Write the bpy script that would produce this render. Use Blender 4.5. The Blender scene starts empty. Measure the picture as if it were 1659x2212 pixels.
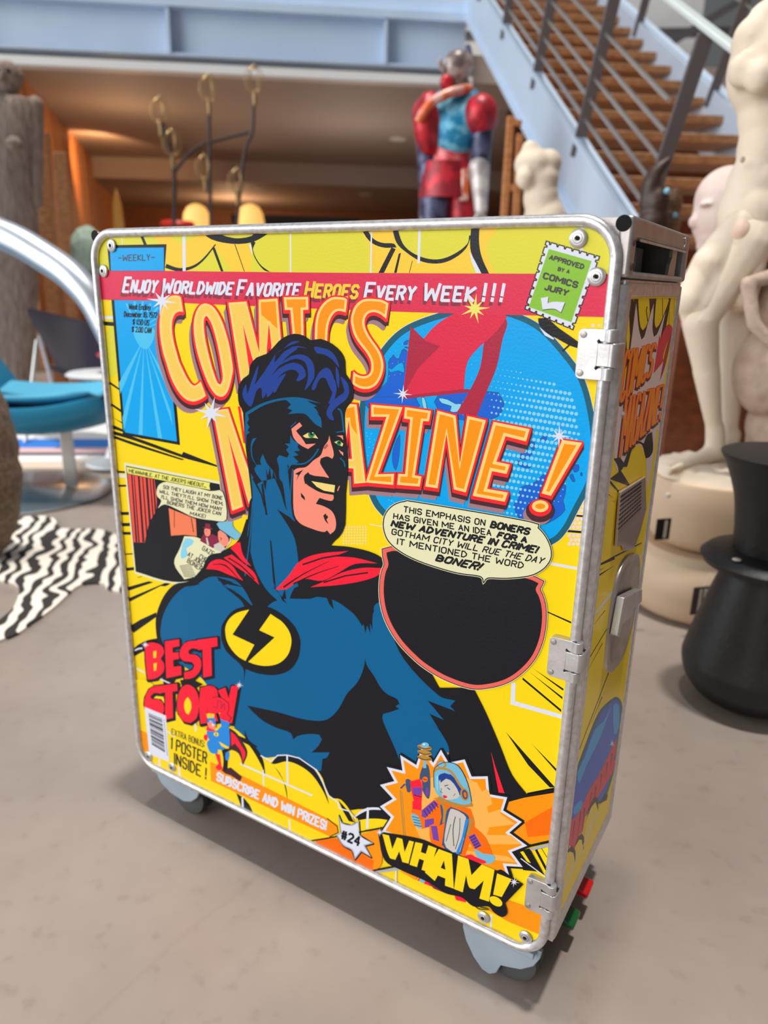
import bpy, bmesh, math, random
from mathutils import Vector, Matrix, geometry
random.seed(7)
sc = bpy.context.scene
COL = sc.collection
PI = math.pi

# ------------------------------------------------------------------ camera
F_PX = 1582.42                       # focal length in pixels of the 1659 x 2212 frame
CAM = Vector((0.98468411, -0.77384562, 0.95398069))
CX = Vector((0.85195374, 0.52324362, 0.01977229))      # right
CY = Vector((-0.17050115, 0.24151388, 0.95530121))     # up
CZ = Vector((0.49507998, -0.81724363, 0.2949723))      # back
cam_data = bpy.data.cameras.new('camera')
cam = bpy.data.objects.new('camera', cam_data)
COL.objects.link(cam)
cam.matrix_world = Matrix(((CX.x, CY.x, CZ.x, CAM.x), (CX.y, CY.y, CZ.y, CAM.y), (CX.z, CY.z, CZ.z, CAM.z), (0, 0, 0, 1)))
cam_data.sensor_fit = 'VERTICAL'
cam_data.sensor_height = 36.0
cam_data.lens = F_PX / 2212 * 36
cam_data.clip_start = 0.02
cam_data.clip_end = 200
cam_data.dof.use_dof = True
cam_data.dof.focus_distance = 0.88
cam_data.dof.aperture_fstop = 3.6
sc.camera = cam

# ------------------------------------------------------------------ world, sun, daylight, exposure
sc.view_settings.view_transform = 'Standard'
sc.view_settings.look = 'None'
sc.view_settings.gamma = 1.0
sc.view_settings.use_curve_mapping = False
sc.view_settings.exposure = 0.0
world = bpy.data.worlds.new('daylight'); sc.world = world
world.use_nodes = True
bg = world.node_tree.nodes['Background']
bg.inputs[0].default_value = (0.92, 0.97, 1.0, 1)
wn = world.node_tree; wtc = wn.nodes.new('ShaderNodeTexCoord')          # daylight comes from the glazed left and front, the right side is indoors
wdot = wn.nodes.new('ShaderNodeVectorMath'); wdot.operation = 'DOT_PRODUCT'; wdot.inputs[1].default_value = (-0.80, -0.50, 0.33)
wmr = wn.nodes.new('ShaderNodeMapRange'); wmr.interpolation_type = 'SMOOTHSTEP'
wmr.inputs[1].default_value = -0.35; wmr.inputs[2].default_value = 0.75; wmr.inputs[3].default_value = 0.11; wmr.inputs[4].default_value = 0.32
wn.links.new(wtc.outputs['Generated'], wdot.inputs[0]); wn.links.new(wdot.outputs['Value'], wmr.inputs[0]); wn.links.new(wmr.outputs[0], bg.inputs[1])


def light(kind, name, loc, energy, color=(1, 1, 1), aim=None, size=None, size_y=None, angle=None, spot=None, blend=0.5):
    d = bpy.data.lights.new(name, kind)
    o = bpy.data.objects.new(name, d)
    COL.objects.link(o)
    o.location = loc
    d.energy = energy
    d.color = color
    if aim is not None:
        o.rotation_euler = (Vector(aim) - Vector(loc)).to_track_quat('-Z', 'Y').to_euler()
    if kind == 'AREA':
        d.shape = 'RECTANGLE'; d.size = size; d.size_y = size_y or size
    if angle is not None:
        d.angle = angle
    if kind == 'SPOT':
        d.spot_size = spot; d.spot_blend = blend
    if kind in ('POINT', 'SPOT') and size:
        d.shadow_soft_size = size
    return o


# building frame: u to the right along the mezzanine, v away from the viewer
BU = Vector((0.8, 0.6, 0)); BV = Vector((-0.6, 0.8, 0)); BO = Vector((CAM.x, CAM.y, 0))
def B(u, v, z=0.0):
    return BO + BU * u + BV * v + Vector((0, 0, z))
BROT = math.atan2(0.6, 0.8)

light('SUN', 'skylight_sun', (0, 0, 9), 2.3, (1.0, 0.95, 0.90), aim=(-0.9, 0.0, 0), angle=0.05)
light('SUN', 'roof_sun', (0, 0, 9), 0.75, (1.0, 0.97, 0.94), aim=(0.5, 0.15, 0), angle=0.06)
light('SUN', 'front_glazing_sun', (-4, -8, 4), 1.85, (1.0, 0.98, 0.96), aim=(-1.2, 0, 1.4), angle=0.7)
light('AREA', 'window_left_daylight', B(-5.5, 2.6, 2.2), 170, (0.88, 0.94, 1.0), aim=B(0, 2.2, 0.5), size=5, size_y=3.2)

# ------------------------------------------------------------------ helpers
def lin(c):
    return tuple(((x / 255) / 12.92 if x / 255 <= 0.04045 else ((x / 255 + 0.055) / 1.055) ** 2.4) for x in c)

MATS = {}
def mat(name, rgb, rough=0.5, metal=0.0, spec=0.5, noise=None, bump=0.0, bscale=60, emit=None, coat=0.0, trans=0.0):
    """rgb in sRGB 0-255; noise = (scale, rgb2, amount)"""
    if name in MATS: return MATS[name]
    m = bpy.data.materials.new(name); m.use_nodes = True
    nt = m.node_tree; b = nt.nodes['Principled BSDF']
    c = lin(rgb) + (1,)
    b.inputs['Base Color'].default_value = c
    b.inputs['Roughness'].default_value = rough
    b.inputs['Metallic'].default_value = metal
    b.inputs['Specular IOR Level'].default_value = spec
    if coat: b.inputs['Coat Weight'].default_value = coat
    if trans: b.inputs['Transmission Weight'].default_value = trans
    if emit:
        b.inputs['Emission Color'].default_value = lin(emit[0]) + (1,)
        b.inputs['Emission Strength'].default_value = emit[1]
    if noise or bump:
        tc = nt.nodes.new('ShaderNodeTexCoord')
    if noise:
        n = nt.nodes.new('ShaderNodeTexNoise'); n.inputs['Scale'].default_value = noise[0]; n.inputs['Detail'].default_value = 6
        if len(noise) > 3:
            mp = nt.nodes.new('ShaderNodeMapping'); mp.inputs['Scale'].default_value = noise[3]
            nt.links.new(tc.outputs['Object'], mp.inputs[0]); nt.links.new(mp.outputs[0], n.inputs['Vector'])
        else:
            nt.links.new(tc.outputs['Object'], n.inputs['Vector'])
        r = nt.nodes.new('ShaderNodeValToRGB')
        r.color_ramp.elements[0].position = 0.5 - noise[2] / 2; r.color_ramp.elements[1].position = 0.5 + noise[2] / 2
        r.color_ramp.elements[0].color = lin(noise[1]) + (1,); r.color_ramp.elements[1].color = c
        nt.links.new(n.outputs[0], r.inputs[0]); nt.links.new(r.outputs[0], b.inputs['Base Color'])
    if bump:
        n2 = nt.nodes.new('ShaderNodeTexNoise'); n2.inputs['Scale'].default_value = bscale; n2.inputs['Detail'].default_value = 4
        nt.links.new(tc.outputs['Object'], n2.inputs['Vector'])
        bp = nt.nodes.new('ShaderNodeBump'); bp.inputs['Strength'].default_value = bump; bp.inputs['Distance'].default_value = 0.01
        nt.links.new(n2.outputs[0], bp.inputs['Height']); nt.links.new(bp.outputs[0], b.inputs['Normal'])
    MATS[name] = m
    return m


def tag(o, label=None, cat=None, group=None, kind=None):
    if label: o['label'] = label
    if cat: o['category'] = cat
    if group: o['group'] = group
    if kind: o['kind'] = kind
    return o


def thing(name, loc, label, cat, group=None):
    o = bpy.data.objects.new(name, None); COL.objects.link(o)
    o.location = loc; o.empty_display_size = 0.05
    tag(o, label, cat, group)
    return o


def link_mesh(name, me, m, parent):
    o = bpy.data.objects.new(name, me); COL.objects.link(o)
    if m is not None:
        for k in (m if isinstance(m, (list, tuple)) else [m]): me.materials.append(k)
    if parent is not None:
        o.parent = parent
        p = parent
        off = Vector(p.location)
        while p.parent: p = p.parent; off = off + Vector(p.location)
        o.location = -off
    return o


class MB:
    """collects shapes in world coordinates, builds ONE mesh object"""
    def __init__(s): s.v = []; s.f = []; s.mi = []; s.cur = 0
    def _add(s, vs, fs):
        n = len(s.v); s.v += [tuple(x) for x in vs]
        s.f += [tuple(i + n for i in f) for f in fs]; s.mi += [s.cur] * len(fs)
        return s
    def box(s, c, size, rz=0.0, M=None):
        hx, hy, hz = size[0] / 2, size[1] / 2, size[2] / 2
        R = M or Matrix.Rotation(rz, 3, 'Z'); c = Vector(c)
        vs = [c + R @ Vector((x, y, z)) for x in (-hx, hx) for y in (-hy, hy) for z in (-hz, hz)]
        return s._add(vs, [(0, 1, 3, 2), (4, 6, 7, 5), (0, 4, 5, 1), (2, 3, 7, 6), (0, 2, 6, 4), (1, 5, 7, 3)])
    def bar(s, p, q, w, h, up=(0, 0, 1)):
        p = Vector(p); q = Vector(q); d = (q - p); L = d.length; d.normalize()
        side = d.cross(Vector(up)).normalized(); upv = side.cross(d)
        M = Matrix((side, d, upv)).transposed()
        return s.box((p + q) / 2, (w, L, h), M=M)
    def tube(s, pts, r, n=12, closed=False, sq=1.0, nrm=None):
        pts = [Vector(p) for p in pts]; N = len(pts)
        rs = r if isinstance(r, (list, tuple)) else [r] * N
        rings = []; prev = None
        for i, p in enumerate(pts):
            a = pts[(i - 1) % N] if (closed or i > 0) else p
            b = pts[(i + 1) % N] if (closed or i < N - 1) else p
            t = (b - a).normalized()
            if nrm is not None: x = (Vector(nrm) - t * t.dot(Vector(nrm))).normalized()
            elif prev is None:
                x = t.orthogonal().normalized()
            else:
                x = (prev - t * t.dot(prev)).normalized()
            prev = x; y = t.cross(x)
            rings.append([p + (x * math.cos(2 * PI * k / n) * sq + y * math.sin(2 * PI * k / n)) * rs[i] for k in range(n)])
        return s.loft(rings, closed)
    def loft(s, rings, closed=False, cap=True):
        n = len(rings[0]); vs = [p for r in rings for p in r]; fs = []
        m = len(rings)
        for i in range(m if closed else m - 1):
            j = (i + 1) % m
            for k in range(n):
                l = (k + 1) % n
                fs.append((i * n + k, i * n + l, j * n + l, j * n + k))
        if not closed and cap:
            fs.append(tuple(reversed(range(n)))); fs.append(tuple((m - 1) * n + k for k in range(n)))
        return s._add(vs, fs)
    def lathe(s, prof, c, n=40, M=None):
        c = Vector(c); R = M or Matrix.Identity(3)
        rings = [[c + R @ Vector((r * math.cos(2 * PI * k / n), r * math.sin(2 * PI * k / n), z)) for k in range(n)] for r, z in prof]
        return s.loft(rings)
    def ell(s, c, r, n=20, m=12, M=None):
        c = Vector(c); r = r if isinstance(r, (list, tuple)) else (r, r, r); R = M or Matrix.Identity(3)
        rings = []
        for i in range(m + 1):
            t = PI * (0.02 + 0.96 * i / m); st = math.sin(t)
            rings.append([c + R @ Vector((r[0] * st * math.cos(2 * PI * k / n), r[1] * st * math.sin(2 * PI * k / n), -r[2] * math.cos(t))) for k in range(n)])
        return s.loft(rings)
    def cap(s, p, q, r1, r2, n=14):
        p = Vector(p); q = Vector(q); d = (q - p).normalized()
        pts = []; rs = []
        for a in (0.15, 0.6, 0.9): pts.append(p - d * r1 * math.cos(a * PI / 2)); rs.append(r1 * math.sin(a * PI / 2))
        pts.append(p); rs.append(r1); pts.append(q); rs.append(r2)
        for a in (0.9, 0.6, 0.15): pts.append(q + d * r2 * math.cos(a * PI / 2)); rs.append(r2 * math.sin(a * PI / 2))
        return s.tube(pts, rs, n)
    def extrude(s, loop, d):
        """closed planar loop extruded by vector d"""
        d = Vector(d); a = [Vector(p) for p in loop]; n = len(a)
        tr = geometry.tessellate_polygon([a])
        vs = a + [p + d for p in a]
        fs = [tuple(t) for t in tr] + [tuple(n + i for i in reversed(t)) for t in tr]
        fs += [(i, (i + 1) % n, n + (i + 1) % n, n + i) for i in range(n)]
        return s._add(vs, fs)
    def mesh(s, name, smooth=False, fix=True):
        me = bpy.data.meshes.new(name); me.from_pydata(s.v, [], s.f)
        for p, k in zip(me.polygons, s.mi): p.material_index = k
        if fix:
            bm = bmesh.new(); bm.from_mesh(me)
            bmesh.ops.recalc_face_normals(bm, faces=bm.faces); bm.to_mesh(me); bm.free()
        if smooth:
            for p in me.polygons: p.use_smooth = True
        me.update()
        return me
    def build(s, name, m, parent=None, smooth=False, bevel=0.0, sub=0, segs=2):
        o = link_mesh(name, s.mesh(name, smooth), m, parent)
        if bevel:
            b = o.modifiers.new('bevel', 'BEVEL'); b.width = bevel; b.segments = segs; b.limit_method = 'ANGLE'; b.angle_limit = 0.6
            for p in o.data.polygons: p.use_smooth = True
            b.harden_normals = False
        if smooth or bevel:
            try: o.data.set_sharp_from_angle(angle=0.7)
            except Exception: pass
        if sub:
            q = o.modifiers.new('sub', 'SUBSURF'); q.levels = sub; q.render_levels = sub
        return o
    def organic(s, name, m, parent=None, voxel=0.012, smooth=8, factor=0.5):
        me = s.mesh(name)
        o = bpy.data.objects.new(name, me); COL.objects.link(o)
        r = o.modifiers.new('r', 'REMESH'); r.mode = 'VOXEL'; r.voxel_size = voxel
        k = o.modifiers.new('s', 'SMOOTH'); k.iterations = smooth; k.factor = factor
        dg = bpy.context.evaluated_depsgraph_get()
        me2 = bpy.data.meshes.new_from_object(o.evaluated_get(dg))
        bpy.data.objects.remove(o)
        for p in me2.polygons: p.use_smooth = True
        me2.name = name
        return link_mesh(name, me2, m, parent)


def copy_tree(o, delta):
    """a thing and every part of it, moved by delta"""
    r = o.copy(); COL.objects.link(r); r.location = Vector(o.location) + Vector(delta)
    def kids(src, dst):
        for ch in list(src.children):
            if ch.name in DONE: continue
            c = ch.copy(); COL.objects.link(c); c.parent = dst; kids(ch, c)
    DONE = set()
    kids(o, r)
    return r


def ray(px, py):
    return CX * ((px - 829.5) / F_PX) - CY * ((py - 1106.0) / F_PX) - CZ
def on_plane(px, py, axis, val):
    d = ray(px, py); return CAM + d * ((val - CAM[axis]) / d[axis])
def at(px, py, v):
    """the point at depth v of the building frame that the photo shows at this pixel"""
    d = ray(px, py); return CAM + d * (v / d.dot(BV))
def cr(p, n=5, closed=True):
    """Catmull-Rom smoothing"""
    N = len(p); out = []
    p = [Vector(q) for q in p]
    for i in range(N if closed else N - 1):
        g = lambda k: p[k % N] if closed else p[max(0, min(N - 1, k))]
        a, b, c, d = g(i - 1), g(i), g(i + 1), g(i + 2)
        for j in range(n):
            t = j / n
            out.append(0.5 * ((2 * b) + (c - a) * t + (2 * a - 5 * b + 4 * c - d) * t * t + (3 * b - a - 3 * c + d) * t ** 3))
    if not closed: out.append(p[-1])
    return out

# ------------------------------------------------------------------ printed artwork: flat colour shapes on a flat panel
FONT = dict(A="002640 1232", B="0006 062635443303 3342413000", C="4536160501103041", D="0006 062644422000", E="46060040 0333",
  F="460600 0333", G="45361605011030414323", H="0006 4046 0343", I="2026", J="3631201001", K="0006 460340", L="060040", M="0006326660", N="00064046",
  O="160501103041453616", P="0006 063645443303", Q="160501103041453616 2240", R="0006 063645443303 2340", S="453616050413334241301001", T="0646 2620",
  U="060110304146", V="062046", W="0610345066", X="0640 4600", Y="0623 4623 2320", Z="06460040")
FONT.update({'0': FONT['O'], '1': "152620", '2': "05163645440040", '4': "30360242", '5': "460604344341301001", '7': "064610",
  '8': "160504133344453616 130201103041423313", '9': "4433130405163645413010", '!': "2622 2021", '.': "2021", ',': "2110", "'": "2624",
  '?': "051636454422 2021", '#': "1016 3036 0242 0444", '$': "453616050413334241301001 2620", ':': "2122 2425", '-': "0343",
  'e': "02424334140301103041", 'k': "0006 340230", 'n': "0004 0314344340", 'd': "4640 4334140301103041", 'i': "2024 2526", 'g': "4334140302123242 4441301000",
  'c': "4334140301103041", 'm': "0004 03142320 23344340", 'b': "0006 0314344341301001", 'r': "0004 031434"})


class Art:
    """polygons traced in photo pixels, carried onto one flat panel; later shapes lie a hair above earlier ones"""
    def __init__(s, fn, nrm, clip=None, uv=None):
        s.fn = fn; s.n = Vector(nrm); s.ops = []; s.T = {}; s.clip = clip; s.uv = uv
    # fr = (x0, y0, scale): the tracing window
    def pts(s, txt, fr=None, smooth=0):
        a = [float(k) for k in txt.replace(',', ' ').split()] if isinstance(txt, str) else [k for p in txt for k in p]
        p = [(a[i], a[i + 1]) for i in range(0, len(a), 2)]
        if fr: p = [(fr[0] + x / fr[2], fr[1] + y / fr[2]) for x, y in p]
        if smooth: p = [(q.x, q.y) for q in cr([Vector((x, y)) for x, y in p], smooth)]
        return p
    def soft(s, p, lim=0.95, n=4):
        """round the gentle bends of a closed outline, keep its corners"""
        m = len(p)
        if m < 6 or m > 160: return p
        P = [Vector(q) for q in p]; hard = []
        for i in range(m):
            a, b = P[i] - P[i - 1], P[(i + 1) % m] - P[i]
            la, lb = a.length, b.length
            if la < 1e-6 or lb < 1e-6: hard.append(True); continue
            hard.append(a.angle(b) > lim or max(la, lb) > 6 * min(la, lb))
        if all(hard): return p
        out = []
        for i in range(m):
            b, c = P[i], P[(i + 1) % m]
            out.append((b.x, b.y))
            if hard[i] and hard[(i + 1) % m]: continue
            a = b - (c - b) if hard[i] else P[i - 1]
            d = c + (c - b) if hard[(i + 1) % m] else P[(i + 2) % m]
            L = (c - b).length
            t0 = (c - a); t1 = (d - b)
            t0 = t0.normalized() * L if t0.length > 1e-6 else (c - b); t1 = t1.normalized() * L if t1.length > 1e-6 else (c - b)
            for j in range(1, n):
                t = j / n; h1 = 2 * t ** 3 - 3 * t ** 2 + 1; h2 = t ** 3 - 2 * t ** 2 + t; h3 = -2 * t ** 3 + 3 * t ** 2; h4 = t ** 3 - t ** 2
                q = b * h1 + t0 * h2 + c * h3 + t1 * h4; out.append((q.x, q.y))
        return out
    def _op(s, col, tris, flat=False):
        """tris: a list of triangles, or a list of groups of triangles that may cross one another"""
        if not tris: return
        groups = [g for g in tris if g] if isinstance(tris[0], list) else [tris]
        xs = [p[0] for g in groups for t in g for p in t]; ys = [p[1] for g in groups for t in g for p in t]
        if not xs: return
        bb = (min(xs), min(ys), max(xs), max(ys)); lv = 0
        for b2, l2 in s.ops:
            if bb[0] < b2[2] and b2[0] < bb[2] and bb[1] < b2[3] and b2[1] < bb[3]: lv = max(lv, l2 + 1)
        s.ops.append((bb, lv))
        for k, g in enumerate(groups): s.T.setdefault(col, []).extend((t, lv + (k % 8) * 0.11) for t in g)
    def fill(s, col, poly, fr=None, smooth=0, holes=()):
        loops = [s.soft(s.pts(poly, fr, smooth)) if not smooth else s.pts(poly, fr, smooth)] + [s.soft(s.pts(h, fr, smooth)) for h in holes]
        flat = [p for l in loops for p in l]
        tr = geometry.tessellate_polygon([[Vector((x, y, 0)) for x, y in l] for l in loops])
        s._op(col, [tuple(flat[i] for i in t) for t in tr])
    def ribbon(s, p, w, closed=False, taper=None, ext=0.25):
        """mitred stroke; returns groups of triangles, split at sharp turns so that no group overlaps itself"""
        P = []
        for q in p:
            q = Vector((q[0], q[1]))
            if not P or (q - P[-1]).length > 1e-5: P.append(q)
        if closed and len(P) > 2 and (P[0] - P[-1]).length < 1e-5: P.pop()
        if len(P) < 2: return []
        if closed:
            n = len(P); k0 = None
            turn = lambda i: (P[i] - P[i - 1]).angle(P[(i + 1) % n] - P[i])
            for i in range(n):
                if turn(i) > 1.7: k0 = i; break
            if k0 is None: runs = [(P, True)]
            else: P = P[k0:] + P[:k0] + [P[k0]]; closed = False; runs = None
        else: runs = None
        if runs is None:
            runs = []; cur = [P[0]]
            for i in range(1, len(P)):
                cur.append(P[i])
                if i < len(P) - 1 and not taper and (P[i] - P[i - 1]).angle(P[i + 1] - P[i]) > 1.7: runs.append((cur, False)); cur = [P[i]]
            runs.append((cur, False))
        out = []
        for R, cl in runs:
            n = len(R); L = []; Rr = []
            R = [q.copy() for q in R]
            if not cl and not taper:
                d = (R[0] - R[1]).normalized(); R[0] = R[0] + d * w * ext; d = (R[-1] - R[-2]).normalized(); R[-1] = R[-1] + d * w * ext
            for i in range(n):
                a = R[(i - 1) % n] if (cl or i > 0) else None; c = R[(i + 1) % n] if (cl or i < n - 1) else None
                e1 = (R[i] - a).normalized() if a is not None else None; e2 = (c - R[i]).normalized() if c is not None else None
                n1 = Vector((-e1.y, e1.x)) if e1 is not None else None; n2 = Vector((-e2.y, e2.x)) if e2 is not None else None
                if n1 is None: m = n2; k = 1.0
                elif n2 is None: m = n1; k = 1.0
                else:
                    m = n1 + n2; m = m.normalized() if m.length > 1e-4 else n1; k = 1.0 / max(0.62, m.dot(n1))
                h = w / 2 * k * (taper(i / (n - 1)) if taper else 1.0)
                L.append(R[i] + m * h); Rr.append(R[i] - m * h)
            g = [[], [], [], []]; ns = n if cl else n - 1
            for i in range(ns):
                j = (i + 1) % n; A, B_, C_, D_ = [(q.x, q.y) for q in (L[i], Rr[i], Rr[j], L[j])]
                g[3 if (i == ns - 1 and ns > 2) else i % 3] += [(A, B_, C_), (A, C_, D_)]
            out += g
        return out
    def line(s, col, poly, w, fr=None, smooth=0, closed=False, taper=None):
        p = s.pts(poly, fr)
        if smooth: p = [(q.x, q.y) for q in cr([Vector((x, y)) for x, y in p], smooth, closed)]
        s._op(col, s.ribbon(p, w / (fr[2] if fr else 1), closed, taper))
    def ell(s, col, cx, cy, rx, ry, rot=0, fr=None, n=36):
        r = math.radians(rot); c, q = math.cos(r), math.sin(r)
        P = [(cx + rx * math.cos(t) * c - ry * math.sin(t) * q, cy + rx * math.cos(t) * q + ry * math.sin(t) * c) for t in [2 * PI * k / n for k in range(n)]]
        s.fill(col, [p for p in P], fr)
    def star(s, col, cx, cy, R, r, rot=0, n=8, fr=None, sq=1.0):
        P = []
        for k in range(2 * n):
            a = math.radians(rot) + PI * k / n; q = (R if k % 4 == 0 else R * 0.72) if k % 2 == 0 else r
            P.append((cx + q * math.sin(a) * sq, cy - q * math.cos(a)))
        s.fill(col, P, fr)
    def dots(s, col, items):
        tr = []
        for x, y, r in items:
            h = [(x + r * math.cos(k * PI / 4), y + r * math.sin(k * PI / 4)) for k in range(8)]
            tr += [((x, y), h[k], h[(k + 1) % 8]) for k in range(8)]
        s._op(col, tr, True)
    def inset(s, p, d):
        """offset a closed polygon inwards by d"""
        n = len(p); A = sum(p[i][0] * p[(i + 1) % n][1] - p[(i + 1) % n][0] * p[i][1] for i in range(n))
        sg = 1 if A > 0 else -1; out = []
        for i in range(n):
            a, b, c = Vector(p[i - 1]), Vector(p[i]), Vector(p[(i + 1) % n])
            e1 = (b - a).normalized(); e2 = (c - b).normalized()
            n1 = Vector((-e1.y, e1.x)) * sg; n2 = Vector((-e2.y, e2.x)) * sg
            m = (n1 + n2); L = m.length
            if L < 1e-4: out.append(tuple(b + n1 * d)); continue
            m /= L; k = d / max(m.dot(n1), 0.45)
            out.append(tuple(b + m * k))
        return out
    def glyphs(s, txt, BL, BR, TL, TR, fr=None, small=0.0, slant=0.0):
        """strokes of the hand lettering, stretched over a quad; small = height of small capitals"""
        q = [s.pts([p], fr)[0] for p in (BL, BR, TL, TR)]
        q = [Vector(p) for p in q]; x = 0.0; L = []
        for ch in txt:
            if ch == ' ': x += 3.2; continue
            g = FONT[ch.upper()] if (small or ch not in FONT) else FONT[ch]
            st = [[(float(t[i]), float(t[i + 1])) for i in range(0, len(t) - 1, 2)] for t in g.split()]
            k = small if (small and ch.islower()) else 1.0
            xm = min(p[0] for t in st for p in t); xM = max(p[0] for t in st for p in t)
            for t in st: L.append([(x + (p[0] - xm) * k, p[1] * k / 6) for p in t])
            x += (xM - xm) * k + 1.9
        W = max(x - 1.9, 1); out = []
        for t in L:
            r = []
            for gx, gy in t:
                u = gx / W + slant * (gy - 0.5)
                r.append(tuple((q[0] * (1 - u) + q[1] * u) * (1 - gy) + (q[2] * (1 - u) + q[3] * u) * gy))
            out.append(r)
        return out
    def text(s, col, txt, BL, BR, TL, TR, w, fr=None, small=0.0, slant=0.0, shadow=None):
        g = s.glyphs(txt, BL, BR, TL, TR, fr, small, slant); w = w / (fr[2] if fr else 1)
        if shadow:
            c2, dx, dy, grow = shadow
            s._op(c2, [q for r in g for q in s.ribbon([(x + dx, y + dy) for x, y in r], w + grow)])
        s._op(col, [q for r in g for q in s.ribbon(r, w)])
    def block(s, loops, fr, core, ins, cream='cream', smooth=0, low=1.0, sh=True):
        """one fat title letter: mauve drop, maroon depth, red rim, cream edge, coloured core"""
        P = [s.soft(s.pts(l, fr, smooth)) for l in loops]
        def sweep(col, r, d0, d1, k):
            tr = []
            for i in range(k + 1):
                t = i / k; dx = d0[0] + (d1[0] - d0[0]) * t; dy = d0[1] + (d1[1] - d0[1]) * t
                for p in P: s._op(col, s.ribbon([(x + dx, y + dy) for x, y in p], 2 * r, True))
        s.q1.append(lambda: sweep('mauve', 3.5, (-2, 10 * low), (-7, 22 * low), 3))
        s.q2.append(lambda: sweep('maroon', 5.0, (-0.5, 2), (-0.5, 12 * low), 3))
        s.q3.append(lambda: sweep('red', 3.6, (0, 0), (0, 4.2), 2))
        def face():
            flat = [p for l in P for p in l]
            tr = geometry.tessellate_polygon([[Vector((x, y, 0)) for x, y in l] for l in P])
            s._op(cream, [tuple(flat[i] for i in t) for t in tr])
            I = [s.inset(P[0], ins)] + [s.inset(h, -ins) for h in P[1:]]
            flat2 = [p for l in I for p in l]
            tr = geometry.tessellate_polygon([[Vector((x, y, 0)) for x, y in l] for l in I])
            s._op(core, [tuple(flat2[i] for i in t) for t in tr])
        s.q4.append(face)
    def open_blocks(s): s.q1, s.q2, s.q3, s.q4 = [], [], [], []
    def flush_blocks(s):
        for q in (s.q1, s.q2, s.q3, s.q4):
            for f in q: f()
    def _clip(s, tri):
        poly = list(tri); C = s.clip; n = len(C)
        for i in range(n):
            a, b = C[i], C[(i + 1) % n]; out = []
            side = lambda p: (b[0] - a[0]) * (p[1] - a[1]) - (b[1] - a[1]) * (p[0] - a[0])
            for j in range(len(poly)):
                p, q = poly[j], poly[(j + 1) % len(poly)]; sp, sq = side(p), side(q)
                if sp >= 0: out.append(p)
                if (sp >= 0) != (sq >= 0):
                    t = sp / (sp - sq); out.append((p[0] + (q[0] - p[0]) * t, p[1] + (q[1] - p[1]) * t))
            poly = out
            if len(poly) < 3: return []
        return [(poly[0], poly[i], poly[i + 1]) for i in range(1, len(poly) - 1)]
    def add_to(s, mb, palette, index0, step=1.8e-5):
        names = list(s.T)
        for k, c in enumerate(names):
            vs = []; fs = []
            for tri, lv in s.T[c]:
                w = [s.uv(s.fn(*p)) for p in tri]
                for t in (s._clip(w) if s.clip else [w]):
                    i = len(vs)
                    vs += [s.back(p) + s.n * (step * (lv + 1)) for p in t]
                    a, b, d = vs[i], vs[i + 1], vs[i + 2]
                    fs.append((i, i + 1, i + 2) if (b - a).cross(d - a).dot(s.n) > 0 else (i, i + 2, i + 1))
            mb.cur = index0 + k
            mb._add(vs, fs)
        return [palette(c) for c in names]

# ------------------------------------------------------------------ room
def wood(name, c1, c2, scale=3.0, rough=0.5, stretch=(1, 12, 12)):
    return mat(name, c1, rough=rough, noise=(scale, c2, 0.35, stretch))
M_steelblue = mat('blue_grey_paint', (200, 219, 240), rough=0.45, noise=(3, (190, 210, 234), 0.6))
M_soffit = mat('soffit_paint', (178, 164, 154), rough=0.7)
M_white = mat('white_paint', (236, 236, 234), rough=0.6)
M_tread = wood('tread_wood', (178, 128, 84), (140, 96, 60))
M_dkwood = wood('dark_red_wood', (112, 56, 24), (88, 40, 16), rough=0.45)
M_orwood = wood('warm_timber', (206, 140, 84), (164, 100, 54))
M_backwall = wood('panelled_wall', (176, 118, 74), (140, 90, 54))
M_greysteel = mat('grey_post_paint', (96, 92, 94), rough=0.4)
M_rod = mat('stainless_rod', (200, 196, 194), rough=0.28, metal=0.85)
M_dark = mat('dark_void', (22, 17, 14), rough=0.8)

# concrete floor
mfl = bpy.data.materials.new('polished_concrete'); mfl.use_nodes = True
nt = mfl.node_tree; bs = nt.nodes['Principled BSDF']; N = nt.nodes.new; Lk = nt.links.new
tc = N('ShaderNodeTexCoord'); n1 = N('ShaderNodeTexNoise'); n1.inputs['Scale'].default_value = 1.6; n1.inputs['Detail'].default_value = 9; n1.inputs['Roughness'].default_value = 0.62
n2 = N('ShaderNodeTexNoise'); n2.inputs['Scale'].default_value = 26; n2.inputs['Detail'].default_value = 5
n3 = N('ShaderNodeTexVoronoi'); n3.feature = 'DISTANCE_TO_EDGE'; n3.inputs['Scale'].default_value = 0.7
for q in (n1, n2): Lk(tc.outputs['Object'], q.inputs['Vector'])
dm = N('ShaderNodeMix'); dm.data_type = 'VECTOR'; dm.inputs[0].default_value = 0.12
Lk(tc.outputs['Object'], dm.inputs[4]); Lk(n1.outputs['Color'], dm.inputs[5]); Lk(dm.outputs[1], n3.inputs['Vector'])
r1 = N('ShaderNodeValToRGB'); r1.color_ramp.elements[0].position = 0.34; r1.color_ramp.elements[1].position = 0.68
r1.color_ramp.elements[0].color = lin((140, 128, 120)) + (1,); r1.color_ramp.elements[1].color = lin((160, 147, 138)) + (1,)
Lk(n1.outputs[0], r1.inputs[0])
r2 = N('ShaderNodeValToRGB'); r2.color_ramp.elements[0].position = 0.30; r2.color_ramp.elements[1].position = 0.40
r2.color_ramp.elements[0].color = (0.90, 0.88, 0.87, 1); r2.color_ramp.elements[1].color = (1, 1, 1, 1); Lk(n2.outputs[0], r2.inputs[0])
r3 = N('ShaderNodeValToRGB'); r3.color_ramp.elements[0].position = 0.0; r3.color_ramp.elements[1].position = 0.003
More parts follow.
